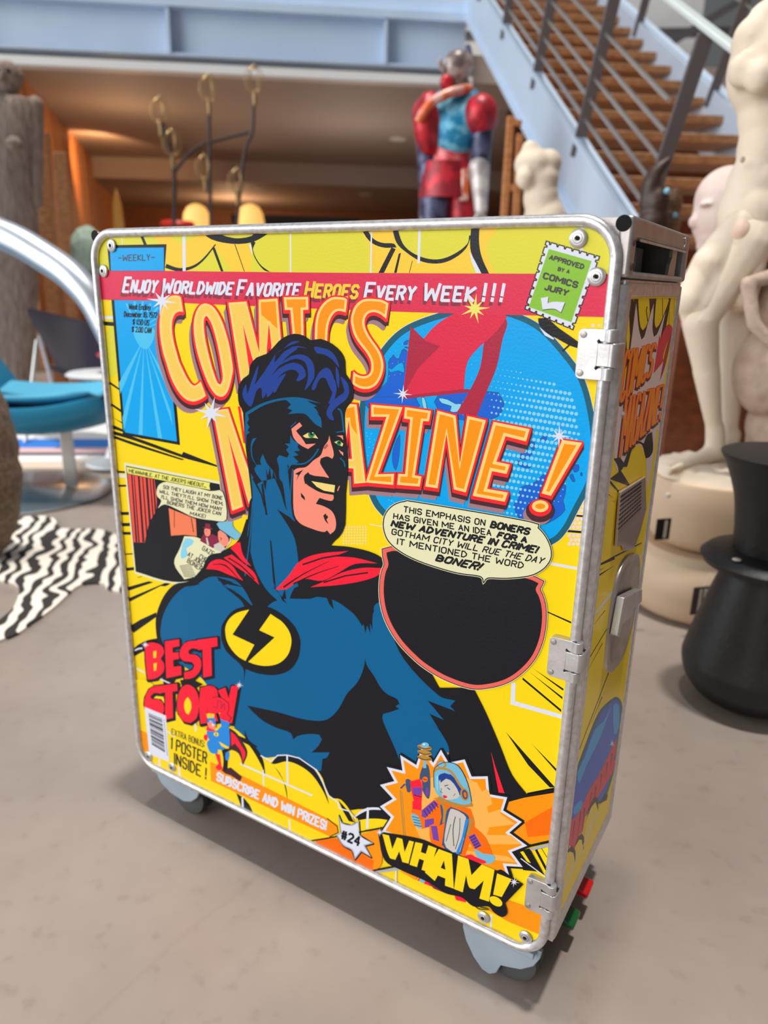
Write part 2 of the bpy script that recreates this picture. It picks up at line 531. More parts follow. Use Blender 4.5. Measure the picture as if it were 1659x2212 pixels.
r3.color_ramp.elements[0].color = (0.95, 0.94, 0.935, 1); r3.color_ramp.elements[1].color = (1, 1, 1, 1); Lk(n3.outputs['Distance'], r3.inputs[0])
m1 = N('ShaderNodeMix'); m1.data_type = 'RGBA'; m1.blend_type = 'MULTIPLY'; m1.inputs[0].default_value = 1
m2 = N('ShaderNodeMix'); m2.data_type = 'RGBA'; m2.blend_type = 'MULTIPLY'; m2.inputs[0].default_value = 1
Lk(r1.outputs[0], m1.inputs[6]); Lk(r2.outputs[0], m1.inputs[7]); Lk(m1.outputs[2], m2.inputs[6]); Lk(r3.outputs[0], m2.inputs[7]); Lk(m2.outputs[2], bs.inputs['Base Color'])
bs.inputs['Roughness'].default_value = 0.30; bs.inputs['Specular IOR Level'].default_value = 0.5
MATS['polished_concrete'] = mfl

def slab(u0, u1, v0, v1, z0, z1, mb=None):
    mb = mb or MB()
    return mb.box(B((u0 + u1) / 2, (v0 + v1) / 2, (z0 + z1) / 2), (u1 - u0, v1 - v0, z1 - z0), BROT)
S = lambda o: tag(o, kind='structure')
S(slab(-7, 6, -4.5, 20, -0.12, 0.0).build('floor', mfl))
BV0 = 8.18                                     # face of the mezzanine beam
S(slab(-7, 5.0, BV0 + .14, 14.0, 2.95, 3.2).build('ceiling', M_soffit))
S(slab(-7, 5.0, 14.0, 19.0, 2.62, 2.95).build('ceiling_rear', M_soffit))
S(slab(-7, 6, 19.0, 19.2, 0, 2.7).build('wall_back', M_backwall))
mb = MB()                                      # left wall of upright boards, splayed a little
w0, w1 = B(-2.95, BV0 + .3), B(-4.45, 19.0)
dv = (w1 - w0); Lw = dv.length; ang = math.atan2(dv.y, dv.x); nb = 26
for i in range(nb):
    c = w0 + dv * ((i + .5) / nb); mb.box((c.x, c.y, 1.475 + .0), (Lw / nb * .96, 0.06 + 0.02 * (i % 2), 2.95), ang)
S(mb.build('wall_left', M_orwood, bevel=0.004))
S(slab(5.0, 5.2, 1.0, 19, 0, 2.9).build('wall_right', M_backwall))
S(slab(2.3, 5.0, 9.3, 9.5, 0, 2.94).build('wall_stair', M_dkwood))
# beam with flanges and stiffeners, light edge strip below
mb = MB()
slab(-7, 1.52, BV0, BV0 + .04, 3.03, 3.40, mb); slab(-7, 1.52, BV0 - .14, BV0 + .14, 3.40, 3.47, mb)
slab(-7, 1.52, BV0 - .10, BV0 + .14, 3.005, 3.03, mb)
for px in (-60, 367, 832):
    p = at(px, 90, BV0 - .05); mb.box((p.x, p.y, 3.21), (0.03, 0.14, 0.37), BROT)
S(mb.build('trim_1', M_steelblue))
S(slab(-7, 1.6, BV0 - .06, BV0 + .10, 2.88, 2.955).build('trim_2', M_white))
S(slab(-7, 1.6, BV0 + .0, BV0 + .25, 3.47, 3.62).build('trim_3', M_steelblue))
S(slab(-7, 6, 12.5, 12.7, 3.2, 6.5).build('wall_upper', M_white))
for i, (u0, z0_, u1, z1_, w) in enumerate(((2.4, 3.3, 6.2, 6.4, .16), (3.2, 3.2, 7.2, 5.6, .10), (5.6, 3.3, 3.4, 6.4, .10), (2.0, 4.4, 7.0, 4.7, .14))):
    S(MB().bar(B(u0, 11.6 + .12 * i, z0_), B(u1, 11.6 + .12 * i, z1_), .1, w, up=BV).build('trim_%d' % (4 + i), M_steelblue if i % 2 == 0 else M_greysteel))
# glazing on the left: frame bars, panes, daylight outside
for i, (v0, v1) in enumerate(((4.6, 6.1), (6.1, 7.6))):
    fr = MB(); u = -2.75 - i * .12
    for vv in (v0, v1): fr.box(B(u, vv, 1.3), (.07, .07, 2.6), BROT)
    for zz in (0.12, 1.05, 2.55): slab(u - .035, u + .035, v0, v1, zz - .035, zz + .035, fr)
    w = fr.build('window_%d' % (i + 1), M_greysteel); S(w)
    gm = mat('window_glass', (225, 236, 244), rough=0.03, trans=1.0)
    slab(u - .006, u + .006, v0, v1, .1, 2.55).build('window_pane', gm, w)
# warm spots under the mezzanine, then a fill light for the soffit
light('SPOT', 'warm_spot', B(-2.9, 11.6, 2.6), 60, (1.0, 0.55, 0.25), aim=B(-3.6, 12.9, 2.6), size=.05, spot=2.2)
light('POINT', 'warm_room_lamp', B(-1.6, 16.5, 2.0), 50, (1.0, 0.58, 0.30), size=.2)
light('POINT', 'warm_side_lamp', B(-2.2, 10.0, 2.2), 18, (1.0, 0.60, 0.32), size=.2)
light('POINT', 'soffit_fill', B(0.6, 10.5, 1.6), 34, (1.0, 0.86, 0.74), size=.2)  # added fill with no visible fitting, lifts the soffit brightness
mdl = mat('downlight_glow', (255, 244, 226), emit=((255, 240, 220), 5.0))
for (px, py, z), lb in zip(((860, 300, 2.95), (790, 420, 2.62), (555, 408, 2.62)), ('nearest round recessed downlight in ceiling left of the colourful armoured figure', 'distant round downlight right of the bare branch lamp', 'distant round downlight above cream lampshade, between branch stems')):
    d = ray(px, py); p = CAM + d * ((z - CAM.z) / d.z)
    t = thing('recessed_downlight', p, lb, 'ceiling light', 'round recessed downlights')
    MB().lathe([(.085, -.008), (.12, -.012), (.125, 0.0), (.085, 0.0)], p, 28).build('trim_ring', M_white, t)
    MB().lathe([(.0, -.004), (.085, -.006), (.085, 0), (0, 0)], p, 28).build('lens', mdl, t)

# ------------------------------------------------------------------ staircase
UL, UR = 1.50, 2.66
zt = lambda v: 2.830 + 0.575 * (v - 6.273)
st_ = thing('staircase', B(2.1, 3.3, 0.93), 'open wooden staircase with pale blue steel stringers and thin rod railings', 'staircase')
V0, V1 = 3.25, 8.3
def stringer(u, th, s):
    mb = MB()
    loop = [B(u, V0, zt(V0) - .42), B(u, V1, zt(V1) - .42), B(u, V1, zt(V1)), B(u, V0, zt(V0))]
    mb.extrude(loop, BU * th)
    for dz, h in ((0.0, .03), (-.39, .03)):
        loop = [B(u - s * .03, V0, zt(V0) + dz - h), B(u - s * .03, V1, zt(V1) + dz - h), B(u - s * .03, V1, zt(V1) + dz), B(u - s * .03, V0, zt(V0) + dz)]
        mb.extrude(loop, BU * .07)
    return mb
stringer(UL, .012, 1).build('stringer', M_steelblue, st_); stringer(UR, .012, -1).build('stringer', M_steelblue, st_)
nT = 17
for i in range(nT):
    v = V0 + .1 + i * 0.290; z = zt(v) - .10
    slab(UL + .013, UR - .001, v - .03, v + .27, z - .05, z).build('tread', M_tread, st_, bevel=.006)
perp = (BV * -.498 + Vector((0, 0, .867)))
for side, uu in ((0, UL + .006), (1, UR + .006)):
    for v in ((3.53, 4.49, 5.47, 6.46, 7.45) if side == 0 else (3.9, 5.3, 6.7)):
        p = B(uu, v, zt(v) - .12)
        MB().bar(p, p + perp * .885, .02, .062, up=BU).build('post', M_greysteel, st_)
    for h in ((.11, .225, .34, .455, .576) if side == 0 else (.3, .55)):
        a, b = B(uu, 3.3 if side else 2.55, 0), B(uu, 8.1, 0); off = -.27 * h / .79
        d0 = V0 - .1
        p = [B(uu, vv, zt(vv) + h * 1.36 * .74) for vv in (3.35, 8.1)]
        MB().tube(p, .0105, 8).build('rail', M_rod, st_, smooth=True)
    p = [B(uu, vv, zt(vv) + .92) for vv in (2.3, 8.1)]
    MB().bar(p[0], p[1], .05, .022).build('handrail', mat('handrail_paint', (206, 216, 214), rough=.35), st_, bevel=.006)
t = thing('wooden_cabinet', B(2.0, 2.95, 0), 'plain dark red-brown wooden cabinet at stair foot behind standing pale statue', 'cabinet')
slab(1.28, 2.66, 2.86, 3.22, 0.03, .88).build('carcass', M_dkwood, t, bevel=.005)
slab(1.26, 2.68, 2.84, 3.24, .88, .925).build('cabinet_top', M_dkwood, t, bevel=.006)
slab(1.30, 2.64, 2.88, 3.20, 0, .03).build('plinth', M_dark, t)

# ------------------------------------------------------------------ what is printed on the large side panel
PW, PZ0, PZ1 = 0.775, 0.100, 1.0164          # printed face: x 0..PW, z PZ0..PZ1, plane y = 0
def rounded(x0, z0, x1, z1, r, n=7):
    out = []
    for cx, cz, a0 in ((x1 - r, z0 + r, -PI / 2), (x1 - r, z1 - r, 0), (x0 + r, z1 - r, PI / 2), (x0 + r, z0 + r, PI)):
        out += [(cx + r * math.cos(a0 + PI / 2 * k / n), cz + r * math.sin(a0 + PI / 2 * k / n)) for k in range(n + 1)]
    return out
PALETTE = dict(yellow=(254, 220, 20), lime=(226, 220, 60), sun=(250, 208, 60), black=(24, 25, 32), white=(226, 230, 246), red=(255, 40, 48), banner=(226, 50, 84),
  mauve=(163, 126, 136), maroon=(72, 36, 44), cream=(250, 216, 130), butter=(248, 206, 92), orange=(255, 152, 12), tangerine=(255, 112, 4), teal=(0, 98, 150),
  sky=(0, 168, 242), sky2=(80, 198, 244), sea=(24, 100, 214), ringt=(22, 96, 120), pale=(140, 214, 240), arrow=(226, 44, 76), arrow2=(178, 40, 68), skin=(252, 146, 124),
  hair=(34, 66, 150), cape=(254, 34, 60), green=(140, 198, 56), green2=(30, 140, 80), paper=(234, 232, 190), caption=(238, 234, 110), curtain=(240, 84, 72), grey=(70, 66, 66),
  steel=(170, 178, 196), bshadow=(136, 52, 70), peach=(255, 184, 84), violet=(120, 70, 170), blue=(40, 140, 226), aqua=(120, 190, 220), bone=(206, 202, 194), rim=(238, 106, 96),
  wine=(140, 40, 70), blond=(240, 200, 60), gold=(190, 140, 60), pinkw=(236, 216, 214), brown=(96, 70, 64), slate=(64, 84, 120), window=(246, 130, 90))
def print_mat(c):
    return mat('print_' + c, PALETTE[c], rough=0.27, spec=0.16, bump=0.05, bscale=320)

A = Art(lambda x, y: on_plane(x, y, 1, 0.0), (0, -1, 0), clip=rounded(-.001, PZ0 - .001, PW + .001, PZ1 + .001, 0.036), uv=lambda p: (p.x, p.z))
A.back = lambda p: Vector((p[0], 0.0, p[1]))
T7 = (200, 450, 3.318); T8 = (700, 450, 2.552); ZA = (330, 620, 8.295); ZB = (330, 780, 8.295); Z3 = (500, 620, 8.295); ZD = (680, 620, 8.295); ZM = (430, 880, 8.295)
ZZ = (740, 860, 6.381); ZN = (950, 860, 4.879); ZP = (230, 950, 5.027); ZO = (800, 1050, 3.687); ZH = (400, 700, 3.606); ZT = (320, 1100, 2.860); ZS = (280, 1350, 3.456); ZW = (700, 1550, 3.016); ZK = (1150, 450, 4.023)
f, l = A.fill, A.line
f('yellow', "150 450 1400 430 1400 2150 250 1700")
# top burst
f('lime', "150 450 1400 430 1400 715 1310 700 850 690 150 680")
f('sun', "280 0 470 250 520 400 700 450 865 285 1000 450 1130 450 1110 250 920 200 800 180 640 250 560 200 530 120 380 100", T7, 3)
f('sun', "385 95 400 215 560 280 640 282 760 230 800 200 800 355 300 355 250 200 180 60", T8, 3)
f('lime', "420 60 440 170 560 240 640 250 740 190 790 120 790 50", T8, 3)
f('sun', "855 100 960 110 905 180 900 260 940 360 880 360", T8, 3)
f('black', "780 150 800 185 850 222 940 247 1050 256 1150 241 1230 200 1290 150 1200 150 1140 198 1060 214 1000 211 920 188 900 150", T7, 2)
l('black', "345 180 380 265", 20, T7)
l('black', "525 412 620 440 720 420 800 360 882 258", 30, T7, 4, taper=lambda t: 1.0 - 0.75 * t)
f('black', "858 285 876 280 938 452 920 452", T7); l('black', "1020 258 1088 452", 5, T7)
f('black', "1118 215 1168 245 1150 300 1200 400 1275 458 1225 440 1160 350 1135 250", T7)
f('white', "1120 260 1136 260 1148 330 1140 325", T7)
f('black', "195 95 250 180 320 215 400 216 385 195 320 190 270 165 225 95", T8)
f('black', "372 95 400 190 450 240 530 290 620 305 700 285 780 225 812 150 800 150 790 195 720 250 640 280 560 275 480 240 432 190 402 95", T8)
f('black', "812 95 857 95 855 190 870 270 910 360 868 360 835 300 806 220", T8)
f('white', "800 235 832 290 866 356 838 356 812 290", T8)
f('black', "372 215 395 225 330 356 300 356", T8); f('black', "412 250 424 246 400 356 386 356", T8); l('black', "487 290 470 356", 3, T8)
for x0, y0, x1, y1, w, fr in ((655, 180, 657, 450, 22, T7), (1418, 160, 1420, 458, 10, T7), (210, 190, 212, 260, 4, T7), (262, 100, 258, 355, 8, T8), (528, 95, 522, 300, 14, T8), (1425, 85, 1418, 260, 16, T8)):
    l('white', [(x0, y0), (x1, y1)], w, fr)
# yellow field with speed lines
f('yellow', "150 640 850 672 1312 686 1400 690 1400 1000 150 1000")
f('lime', "130 655 235 655 285 960 280 1010 205 1140 100 1200", T7, 2)
l('white', "78 785 150 783", 20, T7); l('black', "85 825 150 830", 28, T7)
for s_, fr in (("95 1240 100 1225 205 1300 200 1310", T7), ("130 1410 140 1400 215 1450 215 1470", T7), ("140 1495 215 1535 215 1545", T7), ("130 1545 230 1590 420 1660 350 1650 150 1580", T7),
  ("130 1590 300 1640 640 1765 650 1745 1040 1900 880 1850 640 1785 300 1665 130 1615", T7), ("130 1620 330 1690 660 1800 640 1805 300 1700 130 1640", T7)):
    f('black', s_, fr)
for y0, y1, h in ((335, 352, 22), (490, 498, 22), (785, 800, 34), (905, 920, 36), (1000, 1016, 32), (1240, 1238, 14), (1405, 1398, 34)):
    f('black', [(90, y0), (205 + (y0 - 335) * .09, y1 - h / 2), (205 + (y0 - 335) * .09, y1 + h / 2), (90, y0 + h)], ZP)
l('white', "120 385 208 398", 30, ZP)
f('black', "230 1600 460 1535 510 1548 240 1640", ZP); f('black', "230 1725 600 1570 640 1555 700 1560 640 1590 590 1588 250 1760", ZP)
l('black', "340 1495 385 1485", 6, ZP)
f('black', "0 10 80 -40 200 -95 200 -60 30 60", ZS); f('black', "10 200 60 150 130 115 200 100 250 90 260 150 100 200 20 245", ZS); l('white', "40 190 65 178 92 174", 12, ZS, 3)
for s_ in ("1405 995 1600 1080 1600 1095 1405 1005", "1290 1448 1540 1615 1535 1630", "1270 1482 1530 1680 1530 1698", "1215 1525 1520 1780 1520 1800 1210 1540"): f('black', s_, ZO)
for s_ in ("1183 92 1505 455 1470 455 1330 310", "1353 170 1515 335 1515 355", "1325 490 1505 455 1505 490 1310 525"): f('black', s_, ZW)
l('white', "1140 1575 1134 1725 1520 1835", 34, ZO); l('white', "1440 618 1640 655", 22, ZO); l('white', "0 305 110 325", 5, ZO); pass
A.dots('pinkw', [(1190 + (i * 13) % 130, 700 + (i * 29) % 260, 1.0 + (i % 4)) for i in range(34) if 715 + .9 * ((i * 13) % 130) > 660 + (i * 29) % 260] + [(1230 + 9 * (i % 6) + 4 * ((i // 6) % 2), 1085 + 9 * (i // 6), 4.2) for i in range(66)] + [(742 + 6 * (i % 9), 1138 + 6 * (i // 9), 1.6) for i in range(63)])
l('black', "1228 1112 1268 1116", 4); l('black', "1215 1146 1262 1150", 5)
# the globe with its arrow
gl = A.pts("800 1076 780 1000 775 900 790 820 826 751 880 702 974 669 1033 662 1100 671 1166 701 1221 757 1262 818 1284 900 1290 980 1280 1040 1250 1101 1223 1150 1190 1178 1100 1215 1000 1215 900 1180 830 1118", None, 4)
f('pinkw', A.inset(gl, -1.2)); f('ringt', gl); f('sky', A.inset(gl, 13))
for s_, fr in (("1320 1340 1380 1260 1410 1215 1450 1270 1510 1280 1560 1140 1640 1130 1800 1400 1900 1700 1700 2300 1500 2250 1250 2200 1000 2000 1300 1700", ZD), ("1640 960 1590 1020 1640 1030 1800 960", ZD),
  ("1640 1070 1610 1085 1700 1100", ZD), ("0 -60 620 -60 620 190 300 240 0 150", ZN), ("850 640 870 560 980 580 1000 460 930 480 990 560 950 610 920 650", ZN), ("1060 430 1120 385 1125 450 1080 460", ZN),
  ("790 670 830 660 960 725 900 735 800 690", ZN), ("850 940 960 910 1020 870 1180 760 1330 930 1300 1080 1320 1180 1210 1280 1040 1345 860 1300 780 1130 830 1060", ZN), ("1400 720 1460 700 1465 760 1420 780", ZN),
  ("1370 820 1400 800 1425 870 1400 880", ZN), ("1480 800 1495 780 1505 810 1490 820", ZN), ("360 0 1000 0 1000 200 600 180 350 130", ZZ), ("700 700 790 500 780 800 735 990 690 880", ZZ), ("1190 640 1215 690 1245 730 1240 705 1220 650", (1190, 650, 1))):
    p = A.pts(s_, fr, 2); f('sea', p); A.line('ringt', p, 1.2, None, 0, True)
for s_, fr in (("1320 1440 1380 1470 1470 1390 1570 1350 1600 1450 1600 1540 1500 1500 1350 1530", ZD), ("1410 620 1450 620 1520 840 1460 840", ZD), ("1090 0 1130 0 1165 140 1115 140", ZZ), ("1330 0 1450 20 1560 80 1640 80 1580 190 1480 180 1500 110 1370 70", ZZ)):
    p = A.pts(s_, (fr[0] + (60 if fr is ZD and '620 1450' in s_ else 0), fr[1] + (160 if fr is ZD and '620 1450' in s_ else 0), fr[2]), 2); f('pale' if 'x' in s_ or fr is ZZ else 'sky', p); A.line('ringt', p, 1.0, None, 0, True)
dd = []
for i in range(34):
    for j in range(30):
        x = 1000 + 9.6 * i + (4.8 if j % 2 else 0); y = 700 + 14 * j + 1.6 * i
        q = ((x - 1045) / 222) ** 2 + ((y - 938) / 262) ** 2
        if q > 0.86 or y < 760 + (x - 1000) * .35: continue
        r = 4.2 * max(0.16, min(1, 1.25 - abs(y - 1000 - (1090 - x) * .9) / 190))
        if x > 1060: dd.append((x, y, r))
        elif j % 2 == 0 and i % 2 == 0: dd.append((x, y, 0.8))
A.dots('pale', dd)
A.dots('pale', [(792 + (i * 7) % 44, 935 + (i * 13) % 60, 0.9) for i in range(22)] + [(838 + (i * 17) % 80, 735 + (i * 23) % 90, 0.8) for i in range(20)] + [(840 + (i * 11) % 60, 1080 + (i * 5) % 14, 1.0) for i in range(12)])
f('arrow2', "900 680 1000 600 1010 640 985 720 950 880 890 1025 840 1150 730 1130 800 1010 860 880", T8)
f('arrow', "478 650 548 722 600 660 680 600 780 560 880 548 960 556 1010 600 940 690 850 770 790 850 770 1000 434 1034", T8, 0)
f('arrow2', "436 1030 520 880 640 760 560 730 478 650", T8)
f('arrow2', "434 1034 770 996 800 996 800 1014 440 1050", T8)
# red banner with its line of lettering
f('banner', "190 583 700 589 1340 592 1340 686 849 673 190 646")
SH = ('bshadow', -3, 8, 0.5)
for t, c, x0, x1, yb, yt in (('Enjoy', 'white', 266, 336, 630, 600), ('Worldwide', 'white', 350, 500, 632, 603), ('Favorite', 'white', 513, 644, 637, 606), ('Heroes', 'sun', 659, 770, 641, 609), ('Every', 'white', 788, 893, 645, 612), ('Week', 'white', 915, 1022, 648, 613), ('!!!', 'white', 1044, 1082, 650, 613)):
    dy = (x1 - x0) * .022
    A.text(c, t, (x0, yb), (x1, yb + dy), (x0 + 6, yt), (x1 + 7, yt + dy), 5.4 + (x0 - 266) * .002, None, small=0.82, shadow=SH)
# blue weekly box
f('black', "106 265 530 257 516 449 122 449", T7); f('sky', "126 285 512 281 512 447 132 447", T7)
f('black', "136 655 500 665 520 800 600 1400 627 1697 218 1622", T7); f('sky', "156 658 500 664 520 800 580 1400 606 1672 234 1606", T7)
for a in range(-2, 5):
    t = a * 0.26 + .1; f('sky2', [(330, 880), (330 + 230 * math.sin(t) * 1.0, 880 - 215 * math.cos(t)), (330 + 230 * math.sin(t + .07), 880 - 215 * math.cos(t + .07))], T7)
for x1, y1, x2, y2 in ((190, 1250, 200, 1330), (215, 1500, 225, 1600), (330, 1620, 360, 1625), (470, 1645, 500, 1650), (560, 1450, 575, 1560), (520, 1200, 535, 1290)): f('sky2', [(370, 930), (x1, y1), (x2, y2)], T7)
f('sky2', "300 860 440 860 430 960 380 1010 320 960", T7, 4)
A.text('grey', '-WEEKLY-', (185, 377), (444, 372), (187, 336), (445, 331), 7, T7)
A.text('black', 'Week Ending', (262, 722), (412, 730), (264, 686), (416, 692), 6.5, T7)
A.text('black', 'December 18, 1972', (228, 776), (460, 784), (230, 740), (464, 748), 6.5, T7)
A.text('black', '$ 1.50 US', (290, 830), (404, 838), (292, 796), (408, 802), 6.5, T7)
A.text('black', '$ 2.00 CAN', (284, 884), (420, 894), (286, 850), (424, 856), 6.5, T7)
# magazine title
A.open_blocks()
A.block(["512 185 555 445 480 440 410 480 370 560 352 680 358 820 380 960 415 1100 450 1220 480 1327 530 1440 580 1547 640 1657 700 1737 760 1765 815 1735 868 1690 962 1945 900 1992 830 2027 760 2047 680 2042 600 2007 520 1937 440 1827 370 1697 310 1547 262 1387 200 1190 160 1000 138 820 132 650 145 500 170 400 215 270 260 210 330 165 410 150 480 160"], ZA, 'butter', 4.5)
A.block(["970 297 1060 330 1130 400 1200 510 1260 640 1310 790 1360 960 1400 1150 1430 1340 1445 1477 1425 1607 1390 1757 1340 1887 1270 1957 1190 1957 1110 1897 1030 1777 960 1627 900 1467 855 1327 805 1150 770 980 748 800 746 650 765 520 800 420 860 330 920 300",
  "975 517 1010 560 1060 650 1110 800 1150 950 1190 1130 1220 1290 1245 1450 1262 1577 1255 1677 1222 1747 1172 1717 1112 1567 1062 1407 1020 1250 980 1080 945 900 925 720 925 600 945 535"], ZA, 'butter', 4.5)
A.block(["-45 280 278 260 510 1180 497 228 835 205 895 925 960 1700 780 1700 680 620 600 1700 500 1700 215 665 370 1700 180 1700"], Z3, 'butter', 4.0)
A.block(["945 182 1385 175 1388 407 1293 410 1305 1000 1120 1000 1065 410 965 412"], Z3, 'orange', 5.3)
A.block(["585 225 560 455 470 430 400 435 340 480 290 560 255 660 235 780 225 1050 5 1050 8 800 20 620 50 480 100 370 170 280 260 210 340 180 450 180 540 195"], ZD, 'orange', 5.0)
A.block(["1325 290 1285 570 1200 500 1120 460 1040 450 960 480 910 550 895 640 910 730 960 840 1030 950 1110 1060 1180 1180 1220 1300 1235 1410 1218 1527 1178 1637 1108 1747 1018 1807 918 1827 798 1807 680 1740 698 1512 748 1557 818 1587 898 1595 968 1567 1008 1507 1018 1427 1010 1340 980 1260 920 1160 840 1060 760 950 700 830 665 700 652 590 670 480 710 370 780 280 870 225 980 210 1080 215 1200 230"], ZD, 'orange', 5.0)
A.block(["255 60 525 20 815 900 1000 1500 900 1730 520 470 795 1775 600 1850"], ZM, 'butter', 4.5)
A.block(["100 80 198 85 322 1165 163 1178 155 968 20 960 0 1160 -150 1160 -20 100", "90 290 135 838 20 835"], ZZ, 'butter', 4.5)
A.block(["400 88 832 125 492 1048 715 1041 703 1195 325 1160 610 257 400 255"], ZZ, 'orange', 5.4)
A.block(["865 122 1222 175 1196 320 1115 315 1000 1062 1093 1077 1068 1217 758 1193 775 1040 868 1047 937 290 852 280"], ZZ, 'orange', 5.4)
A.block(["-20 131 172 183 215 690 295 187 490 232 278 992 152 960 75 375 -19 948 -149 929"], ZN, 'orange', 6.0)
A.block(["570 248 952 325 912 455 697 400 600 668 742 698 708 798 555 768 503 955 722 992 688 1090 350 1028"], ZN, 'orange', 6.6)
A.block(["1290 440 1500 470 1172 1030 1075 1003"], ZN, 'orange', 7.4)
A.flush_blocks()
f('red', "700 -20 770 -20 840 640 800 640", ZM); f('butter', "745 -30 830 -30 850 640 812 420", ZM)
f('orange', "537 275 800 260 833 745 545 495", Z3); f('cream', "655 640 680 600 720 640 700 700 662 700", Z3); f('orange', "45 150 165 120 205 500 125 380 110 265 50 270", ZZ)
f('red', "218 690 330 1500 420 1500 395 1310", Z3); f('red', "680 640 664 1120 728 1070", Z3); f('red', "523 480 560 620 760 1240 870 1640 800 1500 700 1150 620 870", ZM)
A.ell('mauve', 1030, 1230, 150, 110, 0, ZN); A.ell('maroon', 1060, 1185, 149, 120, 0, ZN); A.ell('red', 1062, 1152, 118, 92, 0, ZN); A.ell('cream', 1062, 1137, 87, 62, 0, ZN); A.ell('orange', 1062, 1137, 53, 29, 0, ZN)
# stamp
st = []
for (xa, ya), (xb, yb), n in (((1228, 185), (1515, 268), 7), ((1515, 268), (1370, 665), 8), ((1370, 665), (1112, 553), 7), ((1112, 553), (1228, 185), 8)):
    d = Vector((xb - xa, yb - ya)); q = Vector((-d.y, d.x)).normalized() * 13
    for k in range(n):
        for t, h in ((0.0, 0), (0.30, 0), (0.38, 1), (0.62, 1), (0.70, 0)):
            st.append((xa + d.x * (k + t) / n + q.x * h, ya + d.y * (k + t) / n + q.y * h))
f('black', A.inset(A.pts(st, T8), -2.6)); f('white', st, T8); f('green', "1240 224 1476 291 1364 628 1129 544", T8)
A.text('grey', 'APPROVED', (148, 441), (440, 528), (160, 408), (452, 491), 13, ZK); A.text('grey', 'BY A', (224, 540), (318, 566), (230, 512), (326, 538), 10, ZK)
A.text('grey', 'COMICS', (95, 606), (384, 690), (108, 562), (400, 645), 16, ZK); A.text('grey', 'JURY', (108, 704), (298, 760), (120, 664), (318, 716), 16, ZK)
f('grey', "80 786 145 774 138 830 180 818 290 822 254 912 190 880 92 888", ZK); f('white', "75 780 140 768 133 826 180 812 284 816 249 904 190 873 90 880", ZK)
f('black', "50 955 130 960 230 1040 330 1110 400 1160 392 1215 320 1190 220 1135 130 1085 60 1010", ZK); f('white', "60 1030 120 1080 190 1130 185 1142 110 1105", ZK); l('black', "265 1240 330 1180", 14, ZK)
# small comic panel, left
f('paper', "195 245 1235 452 1300 870 1360 1100 1020 1500 740 1565 310 1450", ZP); f('black', "216 280 1232 480 1300 870 1340 1100 1000 1490 722 1540 322 1430", ZP)
f('curtain', "232 366 526 425 548 745 470 900 420 1115 300 1112", ZP)
for x, w in ((272, 14), (300, 9), (345, 20), (392, 10), (430, 22), (475, 10), (505, 14)): f('black', [(x, 372 + (x - 232) * .2), (x + w, 374 + (x - 232) * .2), (x + w * .6 + 60, 1112), (x + 50, 1112)], ZP)
f('window', "680 740 975 860 985 1045 850 1030 705 1040", ZP); l('black', "742 760 742 950", 6, ZP); l('black', "925 850 950 1000", 8, ZP)
f('paper', "850 1045 1000 1062 1255 1222 1110 1262 1010 1460 850 1515 740 1340 800 1180", ZP); f('pale', "860 1070 950 1090 930 1140 870 1180 890 1250 820 1290 815 1200", ZP, 2)
for i in range(9): l('black', [(800 + 6 * i, 1370 + 14 * i), (920 + 8 * i, 1350 + 18 * i)], 6, ZP)
A.text('black', 'GAZE', (1042, 1192), (1160, 1262), (1060, 1150), (1178, 1218), 8, ZP); A.text('black', 'CHO', (1008, 1290), (1088, 1330), (1028, 1240), (1104, 1285), 8, ZP)
A.text('black', "AT JOKE", (885, 1256), (1048, 1372), (902, 1216), (1066, 1328), 8, ZP); A.text('black', 'BONER', (880, 1326), (1030, 1424), (898, 1284), (1048, 1384), 8, ZP)
f('wine', "1020 1095 1060 1020 1120 1050 1150 1020 1230 1060 1200 1150 1160 1175", ZP); f('bone', "1085 1060 1100 1060 1120 1140 1095 1140", ZP); f('skin', "1070 965 1130 965 1130 1030 1095 1048 1070 1020", ZP, 2); f('wine', "1045 950 1075 945 1080 905 1130 912 1135 950 1160 965 1140 972", ZP)
f('skin', "1215 1000 1260 985 1330 1070 1320 1140 1260 1160 1225 1100", ZP, 2); f('aqua', "1200 912 1230 890 1375 885 1380 940 1480 1040 1400 1090 1250 985", ZP); f('bone', "1170 1140 1230 1110 1300 1180 1250 1215 1180 1190", ZP); l('black', "1225 965 1390 1080", 8, ZP); l('black', "1240 1060 1255 1070 1245 1090", 6, ZP); l('black', "1085 990 1095 990", 6, ZP)
bl = A.pts("545 565 580 478 700 450 900 492 1130 552 1270 565 1310 862 1150 875 950 840 800 770 640 702 560 748 598 664 558 620", ZP, 3); f('paper', bl)
l('black', bl, 1.2, closed=True)
f('caption', "222 292 1132 466 1128 500 1136 545 234 366", ZP); l('black', "234 366 1136 547 1126 500 1132 466", 6, ZP)
A.text('black', "MEANWHILE, AT THE JOKER'S HIDEOUT...", (250, 352), (1084, 518), (254, 318), (1090, 480), 7, ZP)
for t, a in (("SO! THEY LAUGH AT MY BONE", (622, 526, 1262, 650, 626, 492, 1266, 614)), ("WILL THEY?! I'LL SHOW THEM.", (582, 574, 1268, 712, 586, 541, 1272, 676)), ("I'LL SHOW THEM HOW MANY", (604, 634, 1258, 770, 608, 600, 1262, 734)), ("BONERS THE JOKER CAN", (664, 694, 1244, 820, 670, 660, 1250, 784)), ("MAKE!", (912, 812, 1076, 846, 918, 780, 1084, 812))):
    A.text('black', t, a[0:2], a[2:4], a[4:6], a[6:8], 7, ZP)
